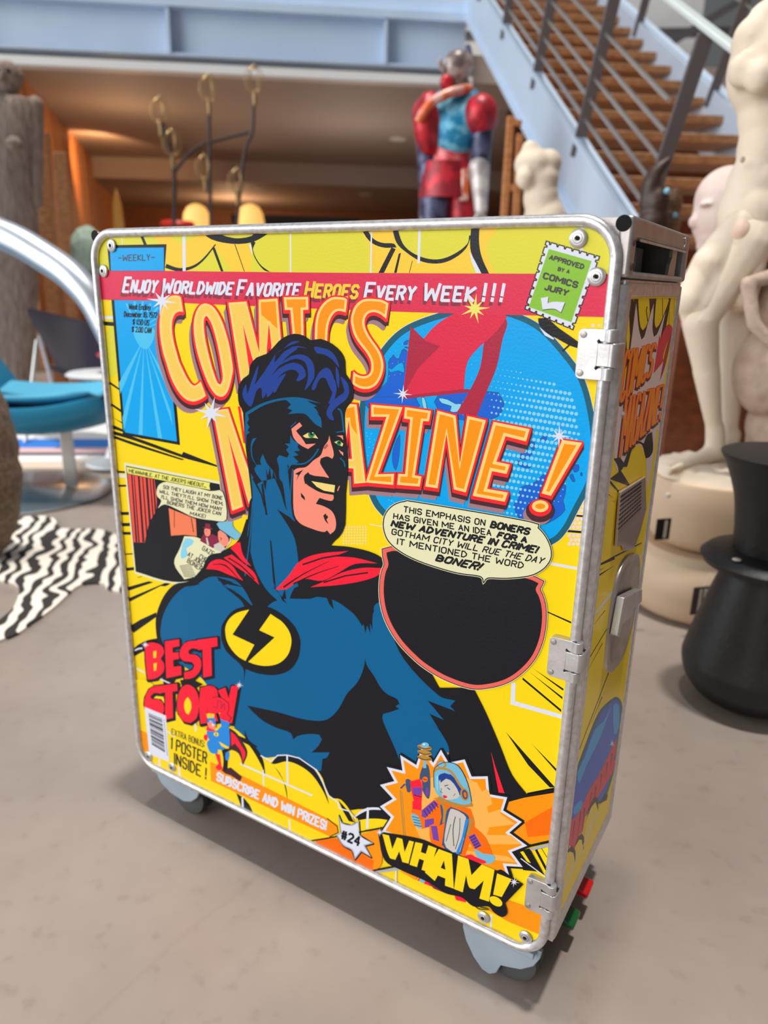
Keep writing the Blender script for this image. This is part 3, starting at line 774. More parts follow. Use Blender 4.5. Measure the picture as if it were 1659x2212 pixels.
# masked hero: black figure, teal and red shapes on it
f('black', "415 560 420 480 460 420 500 390 510 320 560 260 640 230 700 170 760 110 850 75 930 90 980 125 1060 115 1150 155 1220 220 1250 290 1255 390 1310 470 1312 580 1270 640 1250 690 1250 800 1268 1000 1275 1120 1255 1320 1250 1560 1200 1660 1140 1720 1140 1830 430 1830 480 1600 505 1380 520 1350 505 1200 468 900 455 690 425 630", ZH, 2)
f('black', "110 1160 55 780 50 680 70 600 110 520 170 462 260 440 340 362 400 300 480 250 560 190 610 60 1130 100 1130 222 1250 232 1400 272 1470 330 1560 560 1640 800 1800 1100 2010 1100 2090 1260 2180 1470 2250 1640 2350 1770 2200 1850 1300 1850 1100 1900 880 1480 690 1520 600 1360 480 1200 380 1000 230 950", ZT)
f('teal', "85 800 85 700 110 620 160 540 230 480 290 470 380 418 470 420 545 440 600 500 650 590 700 640 740 600 780 570 850 552 1000 552 1050 540 1150 560 1230 610 1290 665 1340 760 1335 838 1340 950 1300 1060 1230 1140 1180 1230 1120 1290 1060 1305 950 1292 800 1250 614 1210 650 1250 720 1310 800 1350 882 1380 900 1420 930 1398 1000 1386 1060 1390 1076 1420 1050 1465 1012 1500 1124 1500 1108 1530 1080 1540 1072 1612 1030 1622 1000 1590 940 1540 900 1540 860 1560 680 1560 560 1400 530 1330 500 1200 380 1100 330 1040 160 920", ZT)
f('teal', "1320 730 1395 640 1400 595 1430 570 1490 720 1580 920 1800 1150 1900 1180 1868 1215 1900 1245 1730 1180 1830 1300 1740 1260 1800 1360 1860 1470 1850 1560 1560 1560 1530 1480 1470 1345 1450 1290 1455 1262 1500 1250 1555 1230 1530 1215 1556 1200 1540 1170 1480 1140 1440 1100 1400 1030 1350 950 1325 800", ZT)
f('black', "1290 655 1330 700 1345 765 1356 715 1376 766 1374 700 1388 742 1390 660 1400 590 1360 560", ZT)
for s_ in ("430 418 540 452 440 442", "490 440 600 482 500 464", "455 470 600 520 520 495"): f('black', s_, ZT)
f('black', "290 470 320 462 300 443 270 450", ZT)

f('teal', "530 1380 515 1160 565 1245 610 1220 630 1300 640 1215 700 1200 745 1300 795 1450 862 1530 720 1440 800 1560 855 1665 880 1800 890 1960 870 1980 885 2040 850 2060 800 2180 780 2060 745 2170 640 2070 560 1930 520 1803 490 1640", ZH)
f('black', "596 1250 612 1240 646 1490 630 1480", ZH); f('black', "520 1440 532 1440 505 1900 455 1990 480 1750", ZH); f('black', "664 1680 676 1690 712 2060 690 2010", ZH); l('black', "535 1200 600 1330 620 1420", 16, ZH, taper=lambda t: 1 - .6 * t)
l('teal', "530 1380 512 1640 470 1960", 9, ZH)
f('black', "690 2030 800 2180 760 2150 740 2100 700 2060", ZH)
f('teal', "470 850 474 690 600 618 750 577 900 572 1068 618 900 590 755 594 620 632 492 706 500 740 486 770 506 800 490 830 510 842 482 860 478 960", ZH)
f('teal', "790 590 830 625 800 655 842 672 806 700 900 694 945 704 985 745 1020 780 1068 806 1060 730 1022 690 1046 706 1030 672 1004 645 1032 640 985 615 900 576", ZH)
f('teal', "824 862 846 900 890 925 880 960 900 985 850 990 888 1020 845 1030 886 1070 830 1084 800 1040 815 1010 790 980 812 955 780 930 822 930", ZH)
f('teal', "720 1050 740 1020 800 1040 886 1075 830 1100 812 1130 790 1180 812 1110 800 1090 830 1400 842 1530 800 1460 765 1240 740 1200 735 1110", ZH)
f('teal', "560 885 530 892 516 940 524 1040 560 1100 545 1130 570 1180 600 1220 640 1215 636 1120 650 1180 664 1110 680 1220 690 1140 720 1230 700 1160 640 1080 610 1010 590 1060 598 1095 560 1095 532 1040 526 950", ZH)
l('teal', "815 1088 930 1086 1000 1035 1042 972", 11, ZH, 4); l('teal', "842 1130 824 1350 835 1480 855 1530", 9, ZH, 3); l('teal', "1195 660 1222 690 1240 840", 12, ZH, 4); l('teal', "1185 842 1236 834", 8, ZH); l('teal', "1212 1042 1240 1070 1250 1110", 9, ZH); l('teal', "828 800 868 762", 7, ZH)
f('skin', "850 1140 880 1122 945 1112 1005 1060 1060 1020 1085 955 1118 905 1127 866 1138 915 1158 985 1161 1025 1150 1048 1110 1030 1062 1045 1055 1080 1095 1150 1126 1195 1040 1200 980 1170 935 1190 940 1235 1000 1280 1060 1310 1160 1330 1160 1360 1140 1376 1050 1352 1022 1398 1090 1420 1150 1460 1178 1530 1172 1600 1135 1636 1110 1605 1085 1618 1000 1595 900 1550 855 1480 846 1300", ZH)
f('black', "860 1165 925 1132 890 1180 870 1220 884 1175", ZH); f('black', "930 1185 962 1152 985 1175 1125 1198 1180 1252 1170 1312 1090 1302 1020 1272 965 1230 938 1246", ZH, 0); f('caption', "988 1222 1172 1254 1165 1310 1085 1296 1030 1266", ZH, 0); f('cream', "1000 1226 1168 1257 1160 1306 1085 1290 1034 1264", ZH)
f('black', "1080 1490 1100 1472 1106 1494 1112 1485 1118 1505 1105 1520 1122 1558 1095 1530", ZH); f('black', "905 1310 935 1345 938 1372 908 1345", ZH); l('black', "1085 965 1112 935", 5, ZH); l('black', "1090 972 1116 945", 5, ZH); l('skin', "1192 1296 1205 1262", 8, ZH)
f('skin', "832 815 895 764 916 792 868 830 884 852 910 882 945 935 1022 930 962 972 905 942 850 885", ZH, 0); f('skin', "1184 868 1232 866 1236 904 1215 880", ZH); f('skin', "1200 978 1235 1000 1236 1026 1215 1005", ZH)
f('cream', "920 868 960 846 1000 845 1042 892 1000 884 945 885", ZH); A.ell('green2', 988, 860, 26, 24, 0, ZH); A.ell('black', 990, 852, 13, 14, 0, ZH); A.ell('white', 998, 846, 5, 5, 0, ZH); l('black', "915 868 960 842 1010 838 1045 890", 8, ZH)
f('cream', "1166 918 1200 905 1236 930 1228 952 1190 935", ZH); A.ell('green2', 1203, 926, 18, 19, 0, ZH); A.ell('black', 1204, 922, 9, 10, 0, ZH)
for s_ in ("450 545 462 500 480 470 490 540 520 450 575 318 560 420 545 470 600 400 660 310 710 235 700 300 770 220 830 188 880 190 790 262 690 385 650 470 640 530 606 580 598 500 560 520 520 640 470 600", "640 560 648 460 690 390 760 330 850 300 920 330 945 400 900 440 870 440 890 390 850 355 780 372 720 430 690 520 660 560",
  "700 235 760 200 830 140 895 135 800 175", "820 185 880 170 955 190 900 182", "720 330 830 250 930 240 1000 300 1012 400 985 460 935 515 960 430 958 350 930 290 860 270 780 300", "1010 178 1060 182 1130 205 1180 260 1205 340 1150 275 1080 235 1030 225", "1060 190 1100 195 1150 250", "990 495 1040 390 1085 345 1130 350 1165 430 1155 530 1120 470 1095 420 1050 430 1015 510",
  "1180 330 1205 400 1200 500 1180 420", "1215 410 1270 460 1282 530 1255 590 1190 640 1150 690 1165 745 1130 740 1105 690 1135 620 1200 560 1245 520", "1165 430 1185 500 1165 590 1120 620 1150 540", "690 520 720 430 790 385 735 480 710 530"):
    f('hair', s_, ZH, 3)
f('cape', "362 368 390 325 450 308 520 345 560 400 592 440 500 402 430 374", ZT); f('cape', "470 298 522 278 600 340 660 392 690 466 620 402 545 352", ZT); f('cape', "512 240 545 208 572 202 590 280 640 350 590 322 545 272", ZT)
l('black', "400 340 480 345 560 425", 9, ZT, 3, taper=lambda t: 1 - .7 * abs(2 * t - 1)); l('black', "500 300 580 350 660 430", 8, ZT, 3)
f('cape', "790 496 870 410 940 320 1050 275 1242 256 1150 290 1275 297 1420 332 1280 337 1180 390 1080 440 960 430 860 490 830 494", ZT); f('cape', "1005 480 1100 440 1200 390 1330 360 1445 362 1430 402 1330 440 1180 466", ZT)
l('black', "840 480 960 400 1120 320", 12, ZT, 3, taper=lambda t: 1 - .8 * t); l('black', "900 460 1030 400 1180 350", 10, ZT, 3, taper=lambda t: 1 - .7 * t); l('black', "960 340 1080 300 1170 285", 10, ZT); l('black', "1090 450 1220 410 1360 390", 9, ZT)
f('black', "440 430 520 452 470 470 560 520 640 590 600 600 575 560 480 480", ZT)
f('black', "455 790 458 720 480 680 515 635 560 610 660 588 740 600 790 620 850 660 900 710 920 740 940 790 945 830 930 920 880 990 790 1022 680 1012 606 985 594 1065 590 980 490 880 465 830", ZT)
f('yellow', "628 618 525 772 660 835 605 935 560 908 520 865 490 810 480 740 490 700 510 670 540 645 575 630", ZT); f('yellow', "760 645 795 668 830 692 865 735 885 780 888 830 865 900 810 950 730 966 660 955 622 940 785 790 690 745", ZT)
for s_ in ("1100 530 1140 560 1150 620 1120 580", ): f('black', s_, ZT)
f('cape', "1090 220 1120 320 1178 490 1140 485", ZW)
for s_ in ("680 25 830 115 790 90", "740 0 830 75 800 30", "690 40 815 112 830 118 700 45"): f('black', s_, ZW)
# clouds, lower left
f('yellow', "0 430 100 400 210 470 300 600 540 760 760 760 870 840 960 940 1010 985 1110 980 1240 985 1420 1100 1500 1280 1580 1300 1660 1400 1700 1500 1900 1560 1400 1700 600 1400 0 1000", ZS)
f('black', "760 765 815 820 880 850 940 905 1000 1000 1020 1130 985 1040 900 900 850 870", ZS); f('black', "980 985 1060 1030 1140 1130 1185 1310 1170 1200 1110 1090 1060 1030", ZS); f('black', "1060 1030 1120 970 1220 970 1330 1020 1420 1130 1480 1280 1492 1335 1450 1240 1370 1120 1280 1050 1180 1015 1090 1035", ZS); f('black', "1560 1300 1640 1390 1680 1470 1640 1460 1600 1390", ZS)
f('black', "870 850 862 780 890 850 920 880 960 905 920 925", ZS)
l('white', "985 972 1060 1015 1110 970 1180 968 1270 990 1400 1080 1450 1180 1490 1270 1560 1320 1570 1365 1640 1385 1690 1440", 9, ZS)
for s_, w in (("835 1035 1365 1268", 12), ("1002 1080 1005 1200", 9), ("1180 970 1185 1185", 12), ("848 1290 850 1370", 14), ("1196 1450 1200 1530", 10), ("225 1000 228 1060", 12), ("372 1060 378 1130", 12), ("50 325 110 355", 10), ("220 395 320 440", 10), ("495 720 498 790", 10), ("285 790 340 830", 8)): l('white', s_, w, ZS)
f('black', "800 1250 860 1290 900 1340 928 1400 840 1360", ZS); l('white', "846 1285 850 1372", 14, ZS)
f('black', "380 410 460 400 550 440 500 470 400 470", ZS)
# BEST STORY
LET = [(["120 140 175 128 240 150 262 200 237 250 262 290 255 350 200 395 140 405 125 270", "182 195 205 190 203 240 184 245", "184 285 208 280 203 335 187 340"], "B"),
  (["268 120 375 103 378 155 325 165 328 205 370 200 375 250 330 258 333 310 390 303 393 370 280 395"], "E"),
  (["515 112 520 178 470 172 442 195 452 216 510 225 540 270 530 340 480 390 415 402 412 350 470 335 490 300 470 275 410 265 380 230 390 170 430 125"], "S"),
  (["512 108 660 88 662 155 615 164 620 375 555 390 550 180 518 184"], "T"),
  (["235 450 240 510 190 505 160 530 170 550 235 560 262 610 250 665 215 690 130 640 115 590 120 540 150 480 190 455"], "S"),
  (["236 450 360 434 362 490 325 495 330 690 270 705 272 500 240 505"], "T"),
  (["440 442 490 470 518 530 524 600 505 690 460 728 410 715 372 660 360 590 372 510 400 460", "440 535 462 570 465 620 445 665 425 650 413 600 420 560"], "O"),
  (["535 465 610 450 650 470 665 520 650 575 628 592 665 712 592 727 585 610 582 727 535 735 525 600"], "R"),
  (["665 485 720 463 745 545 765 453 818 448 770 730 700 722 705 580"], "Y")]
for lo, ch in LET:
    p = A.pts(lo[0], ZS)
    for i in range(4): A._op('black', A.ribbon([(x + i, y + 1.2 * i) for x, y in p], 5.4, True))
for lo, ch in LET:
    f('black', lo[0], ZS); f('cape', lo[0], ZS, 0, holes=lo[1:])
    for h in lo[1:]: f('yellow', h, ZS)
A.text('black', 'EXTRA BONUS:', (318, 812), (562, 912), (320, 772), (562, 864), 5.5, ZS); A.text('black', '1 POSTER', (312, 918), (578, 1032), (316, 838), (580, 952), 11, ZS); A.text('black', 'INSIDE !', (342, 1032), (572, 1146), (340, 955), (576, 1066), 11, ZS)
f('orange', "80 780 155 812 175 1020 168 1040 95 935", ZS); f('yellow', "92 925 140 950 165 985 172 1040 130 1020 100 960", ZS); f('orange', "160 1010 172 1012 178 1032 166 1028", ZS)
f('white', "117 608 276 674 301 1018 152 960", ZS)
yy = 0.02
for i, (w, g) in enumerate(((.02, .02), (.035, .015), (.015, .03), (.045, .02), (.02, .02), (.06, .015), (.02, .035), (.015, .02), (.05, .02), (.03, .015), (.015, .03), (.055, .02), (.02, .015), (.03, .03), (.02, .02), (.04, .02))):
    q = lambda t: ((145 + 33 * t, 650 + 285 * t), (248 + 27 * t, 692 + 305 * t)); a, b = q(yy); c, d = q(yy + w); f('grey' if i % 3 else 'black', [a, b, d, c], ZS); yy += w + g
for k in range(16): l('grey', [(262 + 1.6 * k, 705 + 17 * k), (263 + 1.6 * k, 713 + 17 * k)], 5, ZS)
f('orange', "605 1018 780 1090 1480 1440 1560 1490 1562 1545 1500 1576 612 1160", ZS); l('black', "1480 1440 1555 1500 1562 1545 1500 1576", 7, ZS)
A.text('white', 'SUBSCRIBE AND WIN PRIZES!', (656, 1154), (1466, 1524), (664, 1098), (1474, 1462), 15, ZS)
# small caped hero, generic
f('maroon', "690 1080 760 1060 790 1085 845 1130 830 1165 760 1120 720 1105", ZS); f('maroon', "750 765 800 800 850 870 885 950 850 1045 820 960 770 930 745 940", ZS); f('cape', "760 790 800 830 835 890 870 955 850 1020 835 940 790 880 765 900", ZS)
f('black', "690 920 745 920 740 1000 735 1085 700 1080 705 1000", ZS); f('cape', "640 950 680 965 690 1040 700 1075 665 1080 645 1060 668 1030", ZS); f('blue', "585 870 610 845 670 870 690 900 720 915 700 930 665 925 660 960 610 950 585 900", ZS); f('blue', "722 950 750 945 745 1000 722 1005", ZS, 2)
f('blue', "600 775 580 800 600 850 680 870 740 905 755 880 745 750 720 735 680 760 650 790", ZS, 2); f('cape', "575 780 590 740 610 760 650 790 600 790", ZS); A.ell('yellow', 652, 812, 18, 15, 20, ZS); l('black', "648 802 655 815 648 822", 5, ZS)
f('cape', "560 820 590 815 580 860 562 850", ZS, 2); f('skin', "588 715 630 705 650 740 640 775 610 770 590 745", ZS, 2); f('blue', "585 690 640 690 652 740 630 735 622 710 590 728", ZS); f('blond', "580 660 600 655 640 662 636 690 585 692", ZS); f('white', "600 712 612 708 610 720", ZS); f('white', "622 730 640 738 630 755 618 745", ZS)
f('blue', "680 680 745 720 755 740 720 770 690 750", ZS); f('cape', "690 640 740 650 765 690 745 720 690 700 676 670", ZS); f('cape', "625 540 660 530 700 545 745 580 748 625 735 660 690 650 640 655 612 620 628 600", ZS, 2); l('wine', "628 600 660 620 664 560 690 570 690 620 712 580 716 630", 5, ZS); l('black', "625 540 660 530 700 545 745 580 748 625 735 660 765 690 745 720", 4, ZS)
# bottom right: orange beams, number star
f('orange', "-80 830 0 800 80 790 370 722 380 940 330 990 120 960", ZW); f('tangerine', "-60 800 80 780 330 930 320 985 100 920", ZW, 0); l('black', "-90 800 10 785 90 770 380 715", 10, ZW); l('black', "310 995 500 958", 12, ZW); f('steel', "325 1000 500 968 520 985 380 1005", ZW)
f('yellow', "215 625 290 585 380 580 440 660 400 700 230 735", ZW, 0); f('black', "205 640 250 600 310 578 385 580 440 620 430 665 360 655 290 655 230 665 230 715 225 660", ZW); f('white', "190 660 240 605 300 582 390 584 380 598 300 598 250 618 215 640", ZW); l('white', "290 585 285 715", 14, ZW)
f('orange', "1190 545 1300 520 1510 485 1475 792 1330 822 1200 830", ZW); f('tangerine', "1310 680 1505 570 1490 700 1475 760 1330 775", ZW, 0); l('black', "1200 540 1330 505 1510 468", 14, ZW); l('black', "1320 838 1480 802", 16, ZW); f('steel', "1340 850 1480 815 1480 835 1350 862", ZW)
f('yellow', "1260 1000 1330 990 1420 1020 1440 1260 1330 1210 1200 1170", ZW)
f('yellow', "1360 865 1480 835 1480 1030 1440 1000", ZW); f('black', "1240 870 1340 850 1440 1030 1400 1000 1300 990", ZW); f('yellow', "1280 872 1300 866 1350 945 1325 935", ZW); l('black', "1385 860 1450 985", 16, ZW); l('black', "1420 850 1460 915", 4, ZW); l('white', "1285 915 1440 1030", 6, ZW)
f('orange', "500 965 615 1015 600 1055 505 1000", ZW); f('orange', "1060 1250 1180 1180 1440 1270 1420 1420 1200 1330", ZW)
f('yellow', "1180 1170 1300 1120 1440 1200 1430 1268 1250 1190", ZW, 0); l('white', "1325 1130 1325 1225", 16, ZW); l('white', "1090 1285 1085 1370", 12, ZW); l('white', "473 995 472 1070", 9, ZW); l('white', "1312 1385 1310 1480", 8, ZW)
p = A.pts("100 628 122 680 180 694 232 668 238 760 326 815 270 830 312 906 246 868 205 920 184 860 130 830 82 760 112 745", ZW)
A._op('black', A.ribbon([(x + 1, y + 1.4) for x, y in p], 3.2, True)); f('steel', p); f('white', A.inset(p, 2.6))
A.text('black', '#24', (116, 782), (230, 832), (126, 733), (240, 776), 14, ZW)
# burst with the astronaut
bp_ = A.pts("500 240 605 305 640 190 715 290 765 205 815 290 920 268 965 380 1070 378 1080 495 1197 515 1170 600 1292 675 1210 745 1327 830 1225 870 1297 968 1190 962 1212 1030 900 950 380 740 440 645 368 575 452 525 368 435 462 410 413 318 515 342", ZW)
A._op('black', A.ribbon([(x + 1.5, y) for x, y in bp_], 9, True)); f('white', bp_); ib = A.inset(bp_, 5.4); f('orange', ib)
for s_ in ("760 620 1065 460 1080 480 1100 560 800 700", "800 700 1160 590 1150 620 1250 690 820 740", "840 760 1220 760 1290 820 830 820", "860 850 1200 900 1260 940 900 900"): f('peach', s_, ZW)
f('peach', "640 420 1000 420 1050 800 640 800", ZW, 4)
l('gold', "500 470 510 600 525 770", 9, ZW); l('gold', "512 480 522 600 535 770", 6, ZW)
f('slate', "625 400 650 310 685 310 698 420 690 520 660 500", ZW, 3); f('slate', "535 400 570 405 575 470 545 480", ZW, 2); l('slate', "505 455 530 430", 12, ZW); A.ell('tangerine', 662, 398, 18, 18, 0, ZW); A.ell('violet', 675, 480, 10, 30, 0, ZW); l('black', "650 395 675 402", 4, ZW)
l('aqua', "660 180 660 320", 20, ZW)
for y in (190, 225, 260): A.ell('gold', 660, y, 48, 17, 12, ZW); l('black', [(618, y - 6), (660, y + 10), (702, y + 4)], 4, ZW, 3)
A.ell('aqua', 662, 175, 26, 18, 0, ZW); A.ell('white', 655, 170, 8, 6, 0, ZW)
f('tangerine', "580 420 640 400 640 500 600 520 570 470", ZW, 2); f('cape', "565 410 630 395 645 450 640 540 590 545 575 480", ZW); f('violet', "580 450 640 450 640 500 585 500", ZW); l('black', "590 500 640 512", 5, ZW); f('cape', "580 540 640 530 640 610 620 620 580 610", ZW)
f('tangerine', "575 590 640 600 720 530 780 560 790 660 740 690 640 720 590 680", ZW, 2); f('violet', "640 600 720 535 750 560 665 650 640 640", ZW)
for i in range(5): l('black', [(655 + 17 * i, 598 - 14 * i), (680 + 17 * i, 638 - 14 * i)], 4, ZW)
f('aqua', "575 620 620 640 640 720 600 700 578 660", ZW, 2); f('violet', "660 660 720 650 720 700 660 712", ZW)
for i in range(4): l('black', [(580 + 4 * i, 640 + 18 * i), (622 + 6 * i, 650 + 18 * i)], 4, ZW)
f('tangerine', "780 540 960 590 985 700 920 900 760 870 700 800 690 700 760 660", ZW, 0); f('violet', "700 700 740 700 755 800 715 790", ZW); f('slate', "760 560 790 570 790 680 755 700 770 640", ZW); f('gold', "715 520 760 515 800 600 795 670 775 685 780 600 760 545", ZW)
f('tangerine', "950 690 1000 720 1060 780 1100 880 1110 930 1050 945 1000 870 940 790", ZW, 2); f('aqua', "985 850 1040 880 1110 890 1112 930 1060 948 1000 900", ZW, 2); f('violet', "945 770 985 750 1030 830 990 850", ZW)
for i in range(5): l('black', [(950 + 9 * i, 780 + 16 * i), (985 + 9 * i, 762 + 16 * i)], 4, ZW)
f('cape', "910 900 960 885 985 900 1060 930 1040 945 920 920", ZW, 2); f('slate', "805 600 830 575 930 620 950 660 900 880 870 890 770 840 790 700", ZW, 0); f('bone', "820 610 845 590 915 625 930 680 890 870 800 840 790 760", ZW, 2); f('blue', "925 660 950 650 915 780 880 890 862 880 900 780", ZW); l('black', "860 640 845 720 850 830", 5, ZW, 3); l('black', "890 650 885 760 860 850", 4, ZW, 3); l('black', "830 690 800 800", 4, ZW)
f('gold', "960 640 980 660 950 760 930 760", ZW); f('tangerine', "645 790 700 805 780 830 790 850 690 830 640 815", ZW)
f('gold', "740 520 800 555 900 580 965 570 968 545 850 525 760 500", ZW); f('aqua', "720 350 740 310 800 285 880 310 940 420 965 540 900 560 760 510 722 450", ZW, 3); f('hair', "745 380 790 355 850 385 890 440 900 500 870 480 840 420 800 390 770 420", ZW, 2)
f('bone', "760 400 800 385 850 425 885 490 870 520 800 530 770 490 757 440", ZW, 2); f('hair', "770 375 830 365 895 440 905 500 880 470 850 420 800 392 765 420", ZW, 2); l('black', "790 440 812 434", 5, ZW); l('black', "808 452 826 462", 5, ZW); A.ell('blue', 822, 462, 6, 5, 0, ZW); f('cape', "780 500 800 503 808 515 785 520", ZW, 2); l('black', "770 455 765 480 776 484", 3, ZW); l('black', "848 505 860 490", 3, ZW)
l('gold', "720 345 760 325 830 345 880 420 915 470", 14, ZW, 3); A.ell('gold', 770, 300, 32, 25, 10, ZW); A.ell('aqua', 768, 300, 22, 17, 10, ZW); A.ell('gold', 920, 495, 27, 42, -12, ZW); A.ell('slate', 922, 495, 18, 32, -12, ZW); A.ell('tangerine', 924, 497, 8, 18, -12, ZW); l('gold', "755 515 830 555 900 572 968 565", 16, ZW, 2)
l('black', "722 450 720 350 740 310 800 285 880 310 940 420 965 540", 4, ZW, 3); f('pale', "735 380 750 365 750 480 738 460", ZW); A.ell('tangerine', 812, 228, 6, 6, 0, ZW); l('black', "815 240 818 285", 4, ZW)
f('cape', "610 1055 640 1020 720 1060 700 1095 650 1075", ZW); f('aqua', "640 1025 670 1040 655 1075 622 1062", ZW); f('wine', "680 1070 790 1110 795 1140 720 1110", ZW); f('cape', "850 1160 925 1170 925 1205 860 1190", ZW); f('aqua', "890 1140 935 1150 930 1170 895 1160", ZW)
# WHAM
f('black', "358 742 390 740 640 785 745 830 1130 990 1160 985 1235 1040 1302 1080 1182 1205 1197 1262 1185 1285 1160 1292 1110 1262 1075 1225 980 1225 900 1165 800 1140 690 1070 500 985 400 925 362 780", ZW)
for s_ in ("385 752 428 762 450 850 480 775 515 785 530 870 560 795 590 803 555 945 515 935 495 865 470 920 432 905", "600 805 648 815 635 870 668 882 685 825 738 845 690 1002 640 985 656 925 625 913 610 968 562 952", "752 850 838 882 850 1108 792 1088 795 1042 746 1022 726 1058 662 1002", "878 892 945 915 965 1020 1032 950 1115 985 1078 1192 1016 1172 1045 1055 985 1112 950 1098 930 1020 908 1132 852 1110", "1132 1008 1226 1046 1162 1162 1106 1146"): f('yellow', s_, ZW)
f('black', "786 925 796 985 765 972", ZW); A.ell('yellow', 1124, 1190, 46, 27, 32, ZW)
l('black', "985 1215 1010 1240 1075 1245", 6, ZW, 2); l('black', "1000 1212 1030 1230 1070 1236", 6, ZW, 2)
# sparkles
for cx, cy, R, r, rot in ((350.5, 650, 33, 8, 8), (456.6, 892, 36, 10, 14), (871, 851, 21, 5, 5), (1208, 942, 26, 6, 2), (315, 1392, 9, 2.5, 10), (518.5, 1479, 10, 2.4, 8), (822, 1796, 9, 2.4, 0), (1112, 1903, 12, 3, 10)): A.star('white', cx, cy, R, r, rot)
A.star('caption', 1026, 667, 33, 9, 6, 9)
# balloon and empty oval, right
ov = A.pts("200 475 110 620 76 760 82 930 130 1090 220 1240 330 1360 440 1452 600 1545 800 1612 950 1608 1100 1565 1220 1485 1320 1372 1382 1230 1407 1080 1402 940 1362 820 1290 705", ZO, 3)
f('paper', A.inset(ov, -1.4)); f('black', ov); f('rim', A.inset(ov, 1.6)); f('black', A.inset(ov, 10.2))
A.dots('wine', [(870 + (i * 37) % 260, 1260 + (i * 53) % 190, 0.35) for i in range(50)])
b2 = A.pts("108 300 128 215 190 150 280 120 400 130 1260 278 1340 330 1400 400 1440 490 1442 570 1400 640 1330 690 1240 718 1080 732 942 730 905 766 880 718 700 690 520 640 380 590 260 530 170 460 125 390", ZO, 3)
f('paper', A.inset(b2, -2.4)); f('black', A.inset(b2, -1.2)); f('paper', A.inset(b2, 1.2))
for t, w, q in (("THIS EMPHASIS ON", 10, (270, 203, 914, 312, 274, 160, 920, 268)), ("BONERS", 17, (962, 324, 1260, 382, 978, 280, 1280, 338)), ("HAS GIVEN ME AN IDEA", 10, (190, 255, 964, 392, 194, 216, 964, 348)), ("FOR A", 17, (1014, 404, 1244, 446, 1034, 368, 1252, 408)),
  ("NEW ADVENTURE IN CRIME!", 17, (172, 314, 1318, 528, 188, 275, 1348, 482)), ("GOTHAM CITY WILL RUE THE DAY", 10, (176, 380, 1368, 614, 182, 338, 1396, 572)), ("IT MENTIONED THE WORD", 10, (220, 460, 1216, 652, 224, 416, 1226, 608)), ("BONER!", 17, (528, 588, 856, 664, 548, 548, 906, 616))):
    A.text('black', t, q[0:2], q[2:4], q[4:6], q[6:8], w, ZO)

# ------------------------------------------------------------------ what is printed on the narrow door
DX = 0.790
D = Art(lambda x, y: on_plane(x, y, 0, DX), (1, 0, 0), clip=rounded(0.028, 0.150, 0.268, 0.946, 0.006), uv=lambda p: (p.y, p.z))
D.back = lambda p: Vector((DX, p[0], p[1]))
D7 = (1370, 600, 7.37); D3 = (1300, 300, 3.16); D8 = (1170, 1000, 2.458)
f, l = D.fill, D.line
f('yellow', "1100 600 1500 600 1500 2100 1100 2100")
for s_ in ("170 1100 215 1090 240 1300 195 1350 160 1420", ): f('black', s_, D3)
f('black', "1340 700 1352 640 1362 640 1364 760 1350 800 1338 790"); f('yellow', "1353 690 1358 655 1361 740 1354 775"); 
f('black', "1356 800 1370 640 1388 640 1400 735 1412 640 1420 640 1424 700 1440 640 1450 640 1434 730 1420 790 1370 860")
f('pinkw', "1340 860 1356 790 1374 655 1381 715 1386 733 1393 722 1412 655 1411 700 1414 727 1420 720 1438 672 1428 722 1420 770 1440 790 1432 830 1424 900 1404 930 1392 940 1380 900")
f('black', "48 320 50 600 75 830 115 985 160 930 205 760 260 560 335 320", D7); f('yellow', "62 320 75 600 100 780 135 835 175 790 215 690 250 520 232 320", D7)
f('black', "345 320 298 640 290 820 312 940 360 880 440 690 555 390 562 320", D7); f('yellow', "352 320 325 640 330 760 350 800 400 740 455 620 545 370 540 320", D7)
l('black', "205 460 190 520 215 700", 14, D7); l('black', "245 330 255 560", 16, D7); l('black', "450 330 450 620", 9, D7); l('black', "558 440 555 740", 4, D7); l('black', "640 330 630 650", 4, D7)
f('pinkw', "1330 900 1345 860 1440 860 1426 930 1400 925 1392 960 1385 1000 1375 985 1372 960 1362 958 1350 1000 1340 1030 1328 1000")
f('pinkw', "1398 925 1420 905 1414 960 1404 1030 1398 1060 1396 1000")
f('black', "70 250 110 245 130 275 180 160 215 145 250 160 270 110 300 90 305 200 285 240 262 250 240 170 215 160 190 170 150 300 130 300 100 350 95 300", (1300, 900, 2.766)); f('yellow', "105 330 150 300 190 190 215 165 240 180 250 260 245 360 235 520 60 500", (1300, 900, 2.766))
f('arrow2', "600 840 590 930 540 1200 470 1480 405 1650 440 1440 500 1150", D7); f('arrow', "400 905 417 985 450 880 500 780 555 733 602 790 600 850 560 960 500 1100 455 1270 458 1330 303 1525", D7)
for t, w, q in (("COMICS", 3.8, (124, 1800, 330, 1610, 165, 1450, 372, 1395)), ("MAGAZINE!", 3.4, (122, 2170, 392, 1910, 168, 1765, 424, 1680))):
    D.text('maroon', t, (q[0] - 8, q[1] + 22), (q[2] - 6, q[3] + 18), (q[4] - 8, q[5] + 22), (q[6] - 6, q[7] + 18), (w + 4) * 3.16, D3); D.text('red', t, q[0:2], q[2:4], q[4:6], q[6:8], (w + 2.4) * 3.16, D3); D.text('orange', t, q[0:2], q[2:4], q[4:6], q[6:8], w * 3.16, D3)
D.star('white', 1345, 893, 13, 3, 5, 8, None, 0.7)
